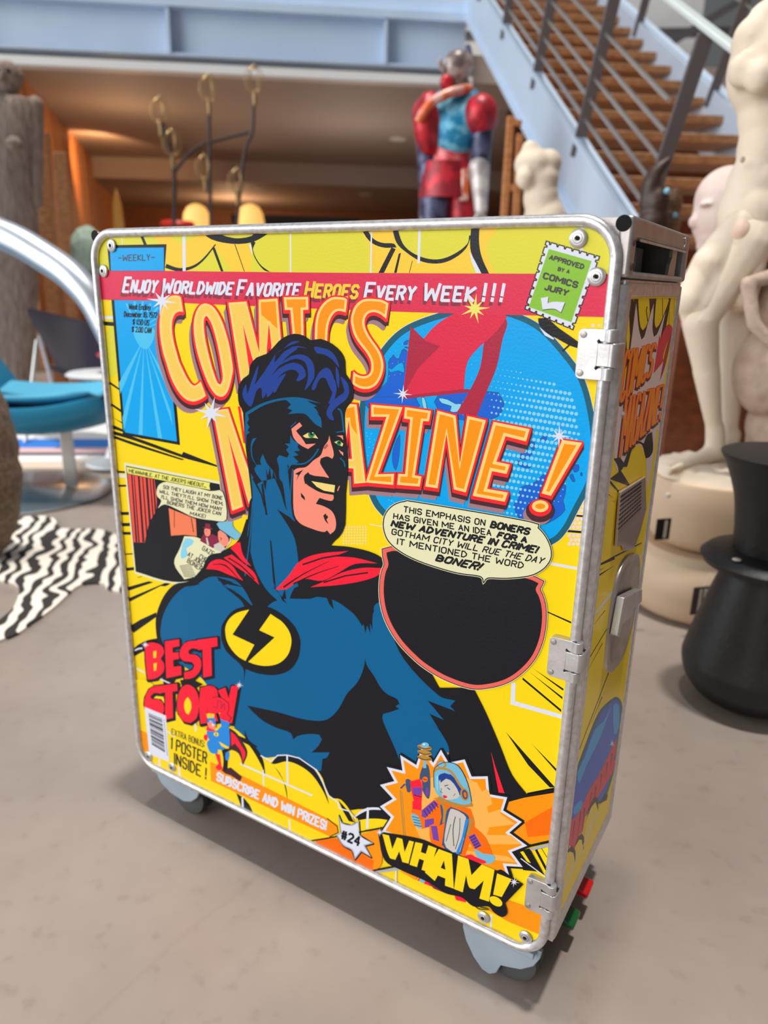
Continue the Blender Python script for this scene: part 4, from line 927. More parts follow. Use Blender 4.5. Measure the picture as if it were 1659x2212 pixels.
for s_ in ("300 540 388 492 388 512 300 550", "292 575 340 552 292 582", "290 600 385 545 290 612", "345 88 352 78 420 160 412 165", "335 150 385 190 340 160", "330 268 350 275", "388 492 530 422 530 428 390 500", "360 85 420 40 470 120 462 122", "258 885 335 782 337 785", "240 1055 345 880 347 884 240 1062", "235 1120 322 955 323 960", "225 1170 250 1120", "190 1545 362 1090 366 1092 195 1540", "250 1410 320 1240 322 1245", "200 1395 225 1340", "385 1190 410 1100"): f('black', s_, D8)
f('white', "268 815 375 680 375 698 268 828", D8); f('white', "500 540 528 480 528 500 500 558", D8)
for s_ in ("352 0 420 0 450 60 420 30 400 90", ): pass
g2 = D.pts("140 1950 165 1700 230 1500 300 1330 370 1255 405 1245 428 1290 420 1400 400 1560 370 1690 330 1790 250 1850 130 2060", D8, 3); f('ringt', g2); f('sea', D.inset(g2, 5))
f('sky', "190 1640 230 1560 280 1420 330 1370 370 1290 350 1350 300 1480 240 1600 200 1700", D8, 2); f('sky', "170 1830 210 1790 215 1830 175 1870", D8, 2); f('sky', "380 1290 410 1290 410 1400 385 1440", D8, 2)
f('arrow', "136 2060 150 1915 200 1850 250 1740 300 1660 345 1570 398 1460 392 1540 380 1580 395 1570 385 1625 350 1690 300 1770 240 1850 215 1970 170 2080", D8)
for x0, y0, x1, y1 in ((172, 1900, 160, 2030), (205, 1850, 190, 1990), (225, 1830, 212, 1980), (262, 1750, 250, 1840), (285, 1715, 278, 1800), (315, 1650, 308, 1740), (345, 1590, 340, 1680), (370, 1540, 364, 1640)): f('black', [(x0, y0), (x0 + 5, y0), (x1, y1)], D8)
f('yellow', "110 2130 150 2030 172 2060 195 1980 215 1960 222 2010 240 1870 270 1800 290 1790 300 1830 330 1790 350 1770 345 1880 240 2150 90 2400", D8)
for s_ in ("118 2120 135 2060 160 2030 178 2060 176 2130 168 2075 150 2062 135 2075", "176 2040 190 1990 212 1965 225 1990 222 2060 212 2000 198 2000", "236 1900 255 1820 280 1770 300 1780 300 1850 285 1800 262 1830", "306 1810 335 1760 352 1760 345 1790 325 1800"): f('black', s_, D8)
l('white', "100 2290 230 2010 300 1850", 4, D8); l('white', "165 2070 150 2200", 3, D8); l('white', "260 1840 250 1960", 3, D8)
D.star('white', 1322, 1606, 10, 2.5, 5, 6, None, 0.6)

# ------------------------------------------------------------------ the trolley
def metal(name, rgb, rough, sc=40, rgb2=None):
    return mat(name, rgb, rough=rough, metal=0.75, noise=(sc, rgb2 or tuple(int(k * .86) for k in rgb), .5), bump=.03, bscale=300)
M_alu = metal('worn_aluminium', (214, 213, 214), .36)
M_alu2 = metal('dull_aluminium', (186, 180, 176), .42)
M_scuff = mat('scuffed_aluminium', (222, 222, 226), rough=.33, metal=.7, noise=(120, (190, 187, 186), .4), bump=.05, bscale=420)
M_cplastic = mat('grey_caster_plastic', (160, 176, 188), rough=.45, noise=(14, (140, 154, 166), .6))
M_rubber = mat('grey_rubber', (74, 76, 76), rough=.75)
M_hole = mat('black_hole', (6, 6, 7), rough=.9)
T = thing('service_trolley', (0.39, 0.15, 0), 'tall narrow aluminium catering trolley wrapped in bright yellow comic magazine print, on casters', 'trolley')
mb = MB()
mb.box((.389, .15, .535), (.776, .284, .862))                     # main box up to the door top
mb.box((.32, .15, .995), (.62, .284, .055)); mb.box((.70, .013, .995), (.162, .012, .05)); mb.box((.70, .287, .995), (.162, .012, .05))
mb.box((.389, .15, 1.019), (.776, .288, .008)); mb.box((.70, .15, .9675), (.16, .28, .006))
mb.build('body', M_alu2, T)
MB().box((.6325, .15, .995), (.004, .26, .045)).build('recess_back', M_hole, T)
mb = MB(); mb.box((.69, .235, .988), (.11, .035, .036))
for k in range(6): mb.box((.69, .2165, .974 + .0055 * k), (.11, .002, .0022))
mb.build('finger_grip', M_alu, T, bevel=.002)
MB().box((.71, .09, .981), (.10, .085, .018)).build('brake_rod_cover', M_alu, T, bevel=.006)

def pane(y, d):
    """rounded flat board"""
    mb = MB(); loop = [Vector((x, y, z)) for x, z in rounded(0, PZ0, PW, PZ1, .035)]
    mb.extrude(loop, (0, d, 0)); return mb
mb = pane(0.0, .0075)
ms = A.add_to(mb, print_mat, 1)
me = mb.mesh('side_panel', fix=False)
bm = bmesh.new(); bm.from_mesh(me)
bmesh.ops.recalc_face_normals(bm, faces=[q for q in bm.faces if q.material_index == 0]); bm.to_mesh(me); bm.free()
panel = link_mesh('side_panel', me, [print_mat('yellow')] + ms, T)
panel['label'] = 'yellow side printed with masked hero, orange title and balloons'
pane(.2925, .0075).build('side_panel', print_mat('yellow'), T)
for y in (-.0022, .3022):
    o = .0042
    loop = [Vector((x, y, z)) for x, z in rounded(-o, PZ0 - o, PW + o, PZ1 + o, .040, 9)]
    MB().tube(loop, .0062, 16, True, sq=1.0, nrm=(0, 1, 0)).build('panel_rim', M_scuff, T, smooth=True)

# screws with wide washers
for x, z in ((.035, 1.003), (.012, .967), (.739, 1.0035), (.7615, .967), (.019, .1135), (.08, .114), (.693, .1145), (.755, .1155)):
    R = Matrix.Rotation(PI / 2, 3, 'X')
    s_ = MB().lathe([(0, 0), (.0092, 0), (.0092, .0012), (.0078, .0024), (.0052, .0026), (.0050, .0018), (.0046, .0032), (.0030, .0034), (.0028, .0016), (0, .0016)], (x, -.0014, z), 28, R).build('screw', M_alu, T, smooth=True)
    MB().lathe([(0, 0), (.0024, 0), (.0024, .0009), (0, .0009)], (x, -.0034, z), 6, R).build('hex_socket', M_hole, s_)

# door on the narrow end
mb = MB()
mb.box((.784, .15, .5405), (.010, .282, .849))
for y in (.013, .289): mb.tube([(.7835, y, .121), (.7835, y, .9605)], .0078, 14)
mb.box((.7887, .15, .955), (.004, .27, .014)); mb.box((.7887, .15, .1335), (.004, .27, .03))
for y in (.0235, .2755): mb.box((.7887, y, .54), (.0045, .010, .83))
door = mb.build('door', M_scuff, T, bevel=.0012)
mb = MB(); mb.box((DX - .003, .148, .548), (.0058, .244, .80))
ms = D.add_to(mb, print_mat, 1)
me = mb.mesh('door_panel', fix=False)
bm = bmesh.new(); bm.from_mesh(me); bmesh.ops.recalc_face_normals(bm, faces=[q for q in bm.faces if q.material_index == 0]); bm.to_mesh(me); bm.free()
o = link_mesh('door_panel', me, [print_mat('yellow')] + ms, door); o['label'] = 'door printed with small orange title, red arrow and blue globe'
# card holder
c = on_plane(1360, 1108, 0, DX)
py = lambda x, y: on_plane(x, y, 0, DX + .001)
loop = [py(*q) for q in ((1335, 1062), (1389, 1029), (1391, 1098), (1378, 1148), (1364, 1184), (1344, 1190), (1340, 1176), (1326, 1180))]
MB().extrude(loop, (.0035, 0, 0)).build('card_holder', mat('clear_card_holder', (188, 168, 160), rough=.15, coat=.5), door, bevel=.001)
ch = [k for k in door.children if k.name.startswith('card_holder')][0]
mb = MB()
for i in range(8):
    t0 = .10 + .085 * i; hgt = .0032 if i > 1 else .0055
    a = on_plane(1335 + 3 - 10 * t0 + 4, 1062 + 118 * t0, 0, DX + .005); b = on_plane(1389 - 3, 1029 + 90 * t0 + 4, 0, DX + .005)
    n = 9 if i > 1 else 12
    for k in range(n):
        p = a + (b - a) * ((k + .1) / n); q = a + (b - a) * ((k + .82) / n); m_ = (p + q) / 2
        mb.box(m_, (.0006, abs(q.y - p.y), hgt * .38))
mb.build('printed_lines', mat('dark_ink', (40, 30, 28), rough=.6), ch)
# latch recess, paddle
cy_, cz_ = .178, .545
def oval(sy, sz, n=36, p=3.0):
    out = []
    for k in range(n):
        a = 2 * PI * k / n; c_, s_ = math.cos(a), math.sin(a)
        out.append((cy_ + sy * math.copysign(abs(c_) ** (2 / p), c_), cz_ + sz * math.copysign(abs(s_) ** (2 / p), s_)))
    return out
lp = [on_plane(x, y, 0, DX) for x, y in ((1362, 1202), (1374, 1205), (1376, 1240), (1370, 1300), (1356, 1370), (1338, 1420), (1318, 1444), (1309, 1436), (1309, 1400), (1316, 1330), (1326, 1270), (1338, 1228), (1350, 1208))]
lp = cr(lp, 3)
ctr = sum(lp, Vector()) / len(lp)
rings = []
for k, dx in ((1.06, .0), (1.05, .0030), (.92, .0036), (.86, .0030), (.80, .0004), (.0, .0004)):
    rings.append([ctr + (p - ctr) * k + Vector((dx, 0, 0)) for p in lp])
MB().loft(rings).build('latch_plate', M_alu2, door, smooth=True)
lt = [k for k in door.children if k.name.startswith('latch_plate')][0]
lp2 = [on_plane(x, y, 0, DX + .004) for x, y in ((1332, 1288), (1356, 1276), (1372, 1270), (1371, 1296), (1352, 1312), (1346, 1330), (1328, 1345), (1322, 1372), (1317, 1370))]
MB().extrude(lp2, (.010, 0, 0)).build('latch_paddle', M_alu, lt, bevel=.002)
p = on_plane(1334, 1318, 0, DX + .002); MB().box(p, (.008, .012, .03)).build('latch_catch', M_rubber, lt, bevel=.001)

# handle frame on top of the door end
mb = MB()
mb.box((.785, .0105, .9955), (.014, .020, .058)); mb.box((.785, .2895, .9955), (.014, .020, .058))
mb.box((.785, .15, 1.0145), (.014, .27, .020)); mb.box((.785, .15, .9695), (.014, .27, .007))
fr_ = mb.build('handle_frame', M_alu2, T, bevel=.004, segs=3)
mb = MB(); mb.extrude([Vector((.7925, y, z)) for y, z in ((.03, 1.004), (.03, 1.0015), (.272, 1.0015), (.272, 1.004))], (.001, 0, 0))
mb.tube([(.7925, .26, 1.008), (.7925, .268, 1.013), (.7925, .262, 1.019)], .0006, 6); mb.build('moulding', M_alu, fr_)
MB().extrude([Vector((.781, y, z)) for y, z in ((.262, .973), (.262, 1.003), (.235, 1.003), (.235, .995), (.226, .986), (.222, .973))], (.004, 0, 0)).build('grip_cheek', M_alu, fr_)
for z in (.977, 1.0): MB().lathe([(0, 0), (.004, 0), (.0035, .001), (0, .001)], (.7922, .0085, z), 14, Matrix.Rotation(PI / 2, 3, 'Y')).build('rivet', mat('rust_brown', (84, 56, 48), rough=.6), fr_)
for px, py_ in ((1347, 482), (206, 509.5)):
    q = on_plane(px, py_, 1, .0); MB().lathe([(0, 0), (.0078, 0), (.0078, .001), (0, .001)], (q.x, .0012 if px > 500 else -.0004, q.z), 24, Matrix.Rotation(PI / 2, 3, 'X')).build('tube_socket', M_hole, T)
mb = MB(); mb.box((-.003, .15, .56), (.012, .298, .926)); mb.build('end_moulding', M_alu, T, bevel=.002)

# hinges
for z in (.891, .5425, .1965):
    mb = MB()
    h = .0255
    prof = rounded(.7515, z - h, .7885, z + h, .0055, 4)
    loop = [Vector((x, -.0042, zz)) for x, zz in prof]
    # notch on the knuckle side
    notch = [(.7885, z - .0125), (.7745, z - .0135), (.7725, z - .0155), (.771, z - .0135), (.7725, z - .011), (.7725, z + .011), (.771, z + .0135), (.7725, z + .0155), (.7745, z + .0135), (.7885, z + .0125)]
    lw = [p for p in prof if p[1] < z]; up = [p for p in prof if p[1] >= z]
    br = [p for p in prof if p[0] > .77 and p[1] < z]; tr_ = [p for p in prof if p[0] > .77 and p[1] > z]
    tl = [p for p in prof if p[0] < .77 and p[1] > z]; bl_ = [p for p in prof if p[0] < .77 and p[1] < z]
    order = br + notch + tr_ + tl + bl_
    mb.extrude([Vector((x, -.0005, zz)) for x, zz in order], (0, -.0098, 0))
    for s in (-1, 1): mb.tube([(.7835, -.0062, z + s * .0128), (.7835, -.0062, z + s * h)], .0066, 14)
    hg = mb.build('hinge', M_alu, T, bevel=.0007)
    mb = MB(); mb.tube([(.7865, -.0052, z - .0118), (.7865, -.0052, z + .0118)], .0064, 14); mb.box((.7795, -.0085, z), (.014, .005, .0232)); mb.box((.7915, .006, z), (.003, .022, .0232))
    mb.build('knuckle', M_alu, hg, bevel=.0007)
    for s in (-1, 1): MB().lathe([(0, 0), (.0037, 0), (.0034, .0012), (.0018, .0016), (0, .0016)], (.7565, -.0101, z + s * .0195), 18, Matrix.Rotation(PI / 2, 3, 'X')).build('rivet', M_alu2, hg, smooth=True)

# casters
def caster(x, y, sg, leaf=True):
    mb = MB()
    mb.box((x, y, .088), (.105, .085, .010))
    prof = [(x - .058, .090), (x - .058, .066), (x - .052, .046), (x - .038, .022), (x - .024, .008), (x - .012, .006), (x - .002, .014), (x + .004, .032), (x + .016, .036), (x + .034, .043), (x + .050, .058), (x + .058, .076), (x + .060, .090)]
    if not leaf: prof = [(x - .058, .090), (x - .056, .072), (x - .044, .052), (x - .02, .040), (x + .016, .036), (x + .034, .043), (x + .050, .058), (x + .058, .076), (x + .060, .090)]
    if sg < 0: prof = [(x - (q[0] - x), q[1]) for q in prof]
    for yy in (y - .030, y + .024): mb.extrude([Vector((q[0], yy, q[1])) for q in prof], (0, .006, 0))
    c = mb.build('caster', M_cplastic, T, bevel=.0012)
    R = Matrix.Rotation(PI / 2, 3, 'X')
    for dy in (-.001, -.021):
        MB().lathe([(0, 0), (.030, 0), (.0385, .003), (.040, .008), (.0385, .015), (.030, .018), (0, .018)], (x + sg * .012, y - dy - .002, .040), 36, R).build('wheel', M_rubber, c, smooth=True)
for x, y, sg in ((.716, .040, 1), (.075, .040, 1), (.716, .255, 1), (.075, .255, 1)): caster(x, y, sg, x > .5)
for y, c_, nm in ((.198, (206, 16, 20), 'red'), (.128, (14, 92, 38), 'green')):
    lv = MB().bar((.70, y, .064), (.792, y, .048), .034, .012).build('brake_pedal', mat('pedal_' + nm, c_, rough=.25, coat=.4), T, bevel=.003)
    lv['label'] = nm + ' brake pedal'

# ------------------------------------------------------------------ left side: rug, chairs, arch, carved figure
def stone(name, c1, c2, sc=6, bump=.25):
    return mat(name, c1, rough=.8, noise=(sc, c2, .5), bump=bump, bscale=38)
# zebra hide
t = thing('zebra_rug', B(-.95, 2.4, 0), 'black and cream striped zebra hide lying flat on grey floor', 'rug')
mz = bpy.data.materials.new('zebra_hide'); mz.use_nodes = True
nz = mz.node_tree; bz = nz.nodes['Principled BSDF']; N = nz.nodes.new; Lk = nz.links.new
tcz = N('ShaderNodeTexCoord'); mpz = N('ShaderNodeMapping'); mpz.inputs['Location'].default_value = B(-.95, 2.4) * -1
Lk(tcz.outputs['Object'], mpz.inputs[0])
wv = N('ShaderNodeTexWave'); wv.wave_type = 'BANDS'; wv.bands_direction = 'DIAGONAL'; wv.inputs['Scale'].default_value = 8.5; wv.inputs['Distortion'].default_value = 7.5; wv.inputs['Detail'].default_value = 1.2; wv.inputs['Detail Scale'].default_value = .9
Lk(mpz.outputs[0], wv.inputs['Vector'])
rz = N('ShaderNodeValToRGB'); rz.color_ramp.elements[0].position = .40; rz.color_ramp.elements[1].position = .52
rz.color_ramp.elements[0].color = lin((44, 40, 38)) + (1,); rz.color_ramp.elements[1].color = lin((232, 222, 208)) + (1,)
Lk(wv.outputs[0], rz.inputs[0]); Lk(rz.outputs[0], bz.inputs['Base Color']); bz.inputs['Roughness'].default_value = .9
fl = lambda x, y, z=0.0: CAM + ray(x, y) * ((z - CAM.z) / ray(x, y).z)
out = "-330 1215 -180 1225 -60 1248 0 1258 40 1270 33 1312 0 1343 -30 1365 -30 1392 0 1388 40 1372 70 1350 115 1318 150 1285 165 1272 190 1264 225 1264 232 1275 268 1282 300 1270 310 1240 300 1200 258 1163 215 1147 135 1145 118 1124 90 1118 50 1120 0 1126 -90 1128 -200 1124 -330 1140".split()
zp = cr([fl(float(out[i]), float(out[i + 1])) + Vector((0, 0, .001)) for i in range(0, len(out), 2)], 3)
MB().extrude(zp, (0, 0, .007)).build('hide', mz, t)

# big polished steel arch
t = thing('steel_arch', B(-1.05, 3.35, 0), 'polished steel tube curving as an arch above the blue chair', 'sculpture')
ap = cr([B(-1.95, 3.55, 0.02), B(-1.93, 3.5, .75), B(-1.62, 3.45, 1.20), at(0, 505, 3.35), at(100, 558, 3.3), at(170, 612, 3.25), at(225, 690, 3.22), B(-.74, 3.2, .45), B(-.70, 3.2, .02)], 6, False)
MB().tube(ap, .062, 18).build('arch_tube', mat('polished_steel', (222, 230, 240), rough=.34, metal=.8), t, smooth=True)
for p in (ap[0], ap[-1]): MB().lathe([(0, 0), (.11, 0), (.11, .012), (.06, .02), (0, .02)], (p.x, p.y, 0), 28).build('foot_plate', mat('polished_steel', (206, 214, 222)), t)

# blue swivel chair
M_blue = mat('blue_leather', (26, 124, 160), rough=.42, spec=.5)
M_blue2 = mat('light_blue_cushion', (92, 190, 226), rough=.5)
M_chrome = mat('brushed_steel', (196, 196, 196), rough=.25, metal=.9)
cc = B(-1.34, 3.42)
t = thing('swivel_chair', cc, 'low blue leather lounge chair on steel stem and round steel base', 'chair')
MB().lathe([(0, 0), (.375, 0), (.38, .010), (.36, .020), (.06, .034), (.03, .05), (0, .05)], (cc.x, cc.y, 0), 48).build('base_disc', M_chrome, t, smooth=True)
a = at(152, 1022, 3.42); MB().bar((a.x, a.y, .03), (a.x - .0, a.y, .36), .055, .022, up=BV).build('stem', M_chrome, t, bevel=.003)
def shell(pts_grid, th):
    mb = MB(); n = len(pts_grid[0]); m = len(pts_grid); vs = []; 
    for s in (0, th):
        for r in pts_grid:
            for p in r: vs.append(Vector(p) - Vector((0, 0, s)))
    fs = []
    for s in (0, n * m):
        for i in range(m - 1):
            for j in range(n - 1):
                q = (s + i * n + j, s + i * n + j + 1, s + (i + 1) * n + j + 1, s + (i + 1) * n + j); fs.append(q if s else tuple(reversed(q)))
    rim = [i for i in range(n)] + [i * n + n - 1 for i in range(1, m)] + [(m - 1) * n + j for j in range(n - 2, -1, -1)] + [i * n for i in range(m - 2, 0, -1)]
    for k in range(len(rim)):
        a, b = rim[k], rim[(k + 1) % len(rim)]; fs.append((a, b, b + n * m, a + n * m))
    return mb._add(vs, fs)
g = []
for i in range(7):
    q = i / 6; row = []
    for j in range(9):
        w = j / 8 * 2 - 1
        u = -1.62 + .74 * q; v = 3.42 + .30 * w * (1 - .25 * q * q)
        z = .40 + .10 * (q - .55) ** 2 * 2 + .07 * w * w - .02 + .06 * max(0, q - .6)
        row.append(B(u, v, z))
    g.append(row)
shell(g, .10).build('seat_shell', M_blue, t, smooth=True, sub=1)
g = []
for i in range(5):
    q = i / 4; row = []
    for j in range(7):
        w = j / 6 * 2 - 1
        row.append(B(-1.50 + .56 * q, 3.42 + .23 * w * (1 - .2 * q * q), .445 + .05 * (q - .5) ** 2 * 2 + .045 * w * w))
    g.append(row)
shell(g, .03).build('seat_cushion', M_blue2, t, smooth=True, sub=1)
g = []
for i in range(6):
    q = i / 5; row = []
    for j in range(7):
        w = j / 6 * 2 - 1
        row.append(B(-1.42 - .42 * q - .0 + .05 * w * w, 3.42 + .27 * w, .46 + .62 * q))
    g.append(row)
shell(g, .09).build('backrest', M_blue, t, smooth=True, sub=1)

# rough boulder pouf at the very edge
c = at(-62, 985, 2.55)
t = thing('boulder_pouf', (c.x, c.y, 0), 'rough brown knobbly rounded seat cut off by left edge', 'pouf')
mb = MB(); mb.ell((c.x, c.y, .36), (.145, .145, .36), 40, 30)
rnd = random.Random(3); mb.v = [tuple(Vector(p) + (Vector(p) - Vector((c.x, c.y, .36))).normalized() * rnd.uniform(-.007, .009)) for p in mb.v]
mb.v = [(x, y, max(z, 0.0086)) for x, y, z in mb.v]
mb.build('body', stone('brown_grit', (150, 130, 112), (96, 80, 66), 60, .6), t, smooth=True)

# purple sling chair
c = B(-1.44, 4.75)
t = thing('sling_chair', c, 'dark purple leather sling chair with thin pale metal legs, behind blue chair', 'chair')
g = []
tl, tr2, bl2, br2 = at(50, 657, 4.75), at(262, 700, 4.6), at(122, 790, 4.45), at(262, 800, 4.35)
for i in range(8):
    q = i / 7; row = []
    for j in range(9):
        w = j / 8; a = tl.lerp(tr2, w); b = bl2.lerp(br2, w)
        p = a.lerp(b, q); p = p + BV * (.16 * math.sin(PI * w) * (1 - q)) - Vector((0, 0, .03 * math.sin(PI * w) + .10 * q * q * (1 - abs(2 * w - 1)) * .3)); row.append(p)
    g.append(row)
for k in range(4):
    q = (k + 1) / 4; g.append([g[7][j] - BV * (.14 * q) + Vector((0, 0, .05 * q * q - .015)) for j in range(9)])
shell(g, .02).build('sling', mat('purple_leather', (22, 15, 34), rough=.6, spec=.25), t, smooth=True, sub=1)
M_leg = mat('pale_metal', (206, 208, 204), rough=.35, metal=.5)
for a, b in ((at(80, 735, 4.72), at(42, 858, 4.5)), (at(85, 725, 4.78), B(-1.66, 5.0, .02)), (at(250, 740, 4.6), B(-1.15, 4.85, .02)), (at(255, 780, 4.5), B(-1.2, 4.4, .02))):
    b2 = Vector((b.x, b.y, .016)); MB().tube([a, a.lerp(b2, .5), b2], .012, 10).build('leg', M_leg, t, smooth=True)
# white pedestal table and red bowl
c = B(-1.05, 3.98)
t = thing('tulip_table', c, 'small round white pedestal table under the red bowl', 'table')
zt_ = .475
MB().lathe([(0, zt_), (.21, zt_), (.225, zt_ + .012), (.21, zt_ + .022), (0, zt_ + .022)], c, 44).build('tabletop', mat('white_gloss', (238, 240, 242), rough=.25), t, smooth=True)
MB().lathe([(0, .012), (.17, .012), (.165, .022), (.07, .05), (.04, .12), (.034, .25), (.05, .40), (.085, zt_), (0, zt_)], c, 36).build('pedestal', mat('white_gloss', (238, 240, 242)), t, smooth=True)
t = thing('bowl', B(-1.02, 3.98, .498), 'red footed bowl with a wide rim on small white table', 'bowl')
MB().lathe([(0, .497), (.055, .497), (.052, .505), (.05, .56), (.105, .575), (.115, .590), (.10, .598), (.04, .58), (0, .575)], B(-1.00, 3.98), 32).build('vessel', mat('raspberry_glaze', (190, 34, 66), rough=.3), t, smooth=True)
# striped carpet
t = thing('striped_carpet', B(-1.6, 4.5, 0), 'pale carpet with blue and pink stripes under the purple chair', 'rug')
for k, (v0, v1, c_) in enumerate(((3.86, 4.02, (214, 196, 176)), (4.02, 4.16, (236, 230, 224)), (4.16, 4.24, (60, 70, 90)), (4.24, 4.36, (222, 180, 176)), (4.36, 4.62, (44, 120, 206)), (4.62, 5.2, (226, 226, 226)))):
    slab(-2.6, -.62, v0, v1, 0.0, .011).build('stripe', mat('carpet_%d' % k, c_, rough=.95, bump=.3, bscale=200), t)
# pale green knobbly vase
c = B(-1.7, 6.0)
t = thing('knobbly_vase', c, 'pale green knobbly round vase beside top left corner of trolley', 'vase')
p = at(192, 542, 6.0); mb = MB(); mb.ell(p, (.122, .122, .17), 30, 20); rnd = random.Random(5)
mb.v = [tuple(Vector(q) + (Vector(q) - p).normalized() * rnd.uniform(-.008, .012)) for q in mb.v]
mb.build('body', stone('mint_ceramic', (190, 206, 190), (160, 184, 164), 30, .5), t, smooth=True)
MB().lathe([(0, 0), (.16, 0), (.16, .03), (.05, .06), (.045, p.z - .22), (.09, p.z - .17), (0, p.z - .17)], (p.x, p.y, 0), 28).build('stand', M_dark, t)

# carved wooden totem figure
c = at(8, 800, 5.7)
t = thing('totem_figure', (c.x, c.y, 0), 'tall weathered grey carved wooden figure at left edge under mezzanine', 'sculpture')
M_tot = wood('weathered_wood', (176, 156, 142), (122, 106, 96), 5, .85, (14, 14, 2))
P = lambda x, y: at(x, y, 5.7)
def ring(x, y, rx, ry, n=20, sq=2.6):
    o = P(x, y); out = []
    for k in range(n):
        a = 2 * PI * k / n; cc_, ss = math.cos(a), math.sin(a)
        out.append(o + BU * 1.21 * rx * math.copysign(abs(cc_) ** (2 / sq), cc_) + BV * ry * math.copysign(abs(ss) ** (2 / sq), ss))
    return out
rows = [(8, 860, .17, .12), (12, 640, .18, .13), (10, 480, .185, .13), (6, 380, .17, .12), (4, 300, .185, .13), (4, 235, .20, .12), (6, 214, .17, .10), (10, 204, .07, .06)]
rr = [ring(*q) for q in rows]
base = [Vector((p.x, p.y, 0)) for p in rr[0]]
MB().loft([base] + rr).build('torso', M_tot, t, smooth=True)
MB().loft([ring(12, 206, .035, .04), ring(14, 196, .06, .07), ring(15, 180, .075, .085), ring(16, 160, .082, .09), ring(14, 143, .065, .08), ring(14, 133, .03, .04)]).build('head', M_tot, t, smooth=True)
o = P(14, 172); hd = [k for k in t.children if k.name.startswith('head')][0]
for dx in (-.035, .035): MB().ell(P(16, 160) + BU * dx - BV * .082, (.02, .012, .016), 12, 8).build('eye', M_dark, hd)
MB().cap(P(15, 160) - BV * .085, P(15, 178) - BV * .10, .012, .02).build('nose', M_tot, hd, smooth=True)
tr3 = [k for k in t.children if k.name.startswith('torso')][0]
for x in (-4, 46): MB().ell(P(x, 318) - BV * .11, (.045, .06, .05), 18, 10).build('breast', M_tot, tr3, smooth=True)
for s, x in ((1, 76), (-1, -62)):
    MB().cap(P(x, 226), P(x + s * 2, 440), .055, .042).build('arm', M_tot, t, smooth=True)
# timber posts behind
for i, (px0, y0, px1, y1, lb) in enumerate(((88, 285, 112, 640, 'thick warm timber post nearest the grey totem figure'), (130, 330, 150, 640, 'thinner timber post standing right of the thick one'))):
    a, b = at(px0, y0, 6.2 + i * .5), at(px1, y1, 6.2 + i * .5)
    t = thing('timber_post', (b.x, b.y, 0), lb, 'post', 'timber posts by the left wall')
    g0 = b + (b - a) * (b.z / max(a.z - b.z, .01)); g0.z = 0
    MB().bar((b.x, b.y, 0), a, .10 - .02 * i, .10).build('shaft', M_orwood, t, bevel=.006)
    MB().box((b.x, b.y, .02), (.22, .22, .04), BROT).build('foot', M_orwood, t, bevel=.004)

# branch lamp with wire cages
V_ = 6.4
base_c = at(430, 480, V_)
t = thing('branch_lamp', (base_c.x, base_c.y, 0), 'bare dark metal branch lamp with thin stems ending in wire rings', 'floor lamp')
M_br = mat('dark_bronze', (84, 72, 70), rough=.45, metal=.6); M_ring = mat('brass_wire', (190, 160, 110), rough=.35, metal=.7); M_bs = mat('brass_sleeve', (168, 136, 92), rough=.4, metal=.6)
q = lambda x, y: at(x, y, V_)
zlow = .55
root = Vector((base_c.x, base_c.y, zlow))
for pts_, r in (([(376, 480), (376, 372), (358, 290), (350, 262)], .016), ([(455, 480), (452, 300), (450, 215)], .014), ([(512, 480), (528, 330), (545, 285), (548, 195)], .014), ([(376, 372), (420, 322), (480, 300), (538, 285)], .014)):
    MB().tube(cr([q(*p) for p in pts_], 5, False), r, 10).build('stem', M_br, t, smooth=True)
for x in (376, 455, 512): MB().tube([q(x, 480), q(x, 560), Vector((q(x, 560).x, q(x, 560).y, .03))], .014, 10).build('stem', M_br, t, smooth=True)
cx0 = q(445, 520); MB().lathe([(0, 0), (.34, 0), (.34, .02), (.05, .035), (0, .035)], (cx0.x, cx0.y, 0), 40).build('base', M_br, t)
for x, y in ((345, 240), (371, 310), (450, 192), (442, 362), (549, 172), (512, 392)):
    o = q(x, y); s_ = MB().cap(o - Vector((0, 0, .17)), o - Vector((0, 0, .08)), .018, .018).build('socket', M_bs, t, smooth=True)
    for a in (0, PI / 3, 2 * PI / 3):
        MB().tube([o + (BU * math.cos(a) + BV * math.sin(a)) * .07 * math.cos(k * PI / 12) + Vector((0, 0, .09 * math.sin(k * PI / 12))) for k in range(24)], .0035, 6, True).build('ring', M_ring, s_, smooth=True)
    MB().ell(o + Vector((0, 0, .09)), .016, 12, 8).build('finial', M_ring, s_, smooth=True)
# lamps, board and red seat far under the mezzanine
M_shade = mat('lit_parchment', (255, 214, 140), rough=.7, emit=((255, 190, 96), .9))
for x, y, lb in ((425, 472, 'left one of two glowing cream dome lamps under mezzanine'), (541, 472, 'right one of two glowing cream dome lamps under mezzanine')):
    o = at(x, y, 9.0); t = thing('dome_lamp', (o.x, o.y, 0), lb, 'lamp', 'glowing dome lamps under the mezzanine')
    MB().lathe([(.155, -.16), (.155, -.05), (.14, .05), (.10, .12), (.04, .15), (0, .155), (0, .14), (.09, .11), (.13, .045), (.145, -.05), (.145, -.16)], o, 30).build('lamp_shade', M_shade, t, smooth=True)
    MB().tube([(o.x, o.y, .03), (o.x, o.y, o.z - .1)], .015, 10).build('pole', M_br, t); MB().lathe([(0, 0), (.14, 0), (.13, .025), (0, .03)], (o.x, o.y, 0), 28).build('base', M_br, t)
o = at(253, 452, 9.6); t = thing('painted_board', (o.x, o.y, 0), 'narrow yellow board with rounded ends standing by the left wall', 'board')
rg = [];
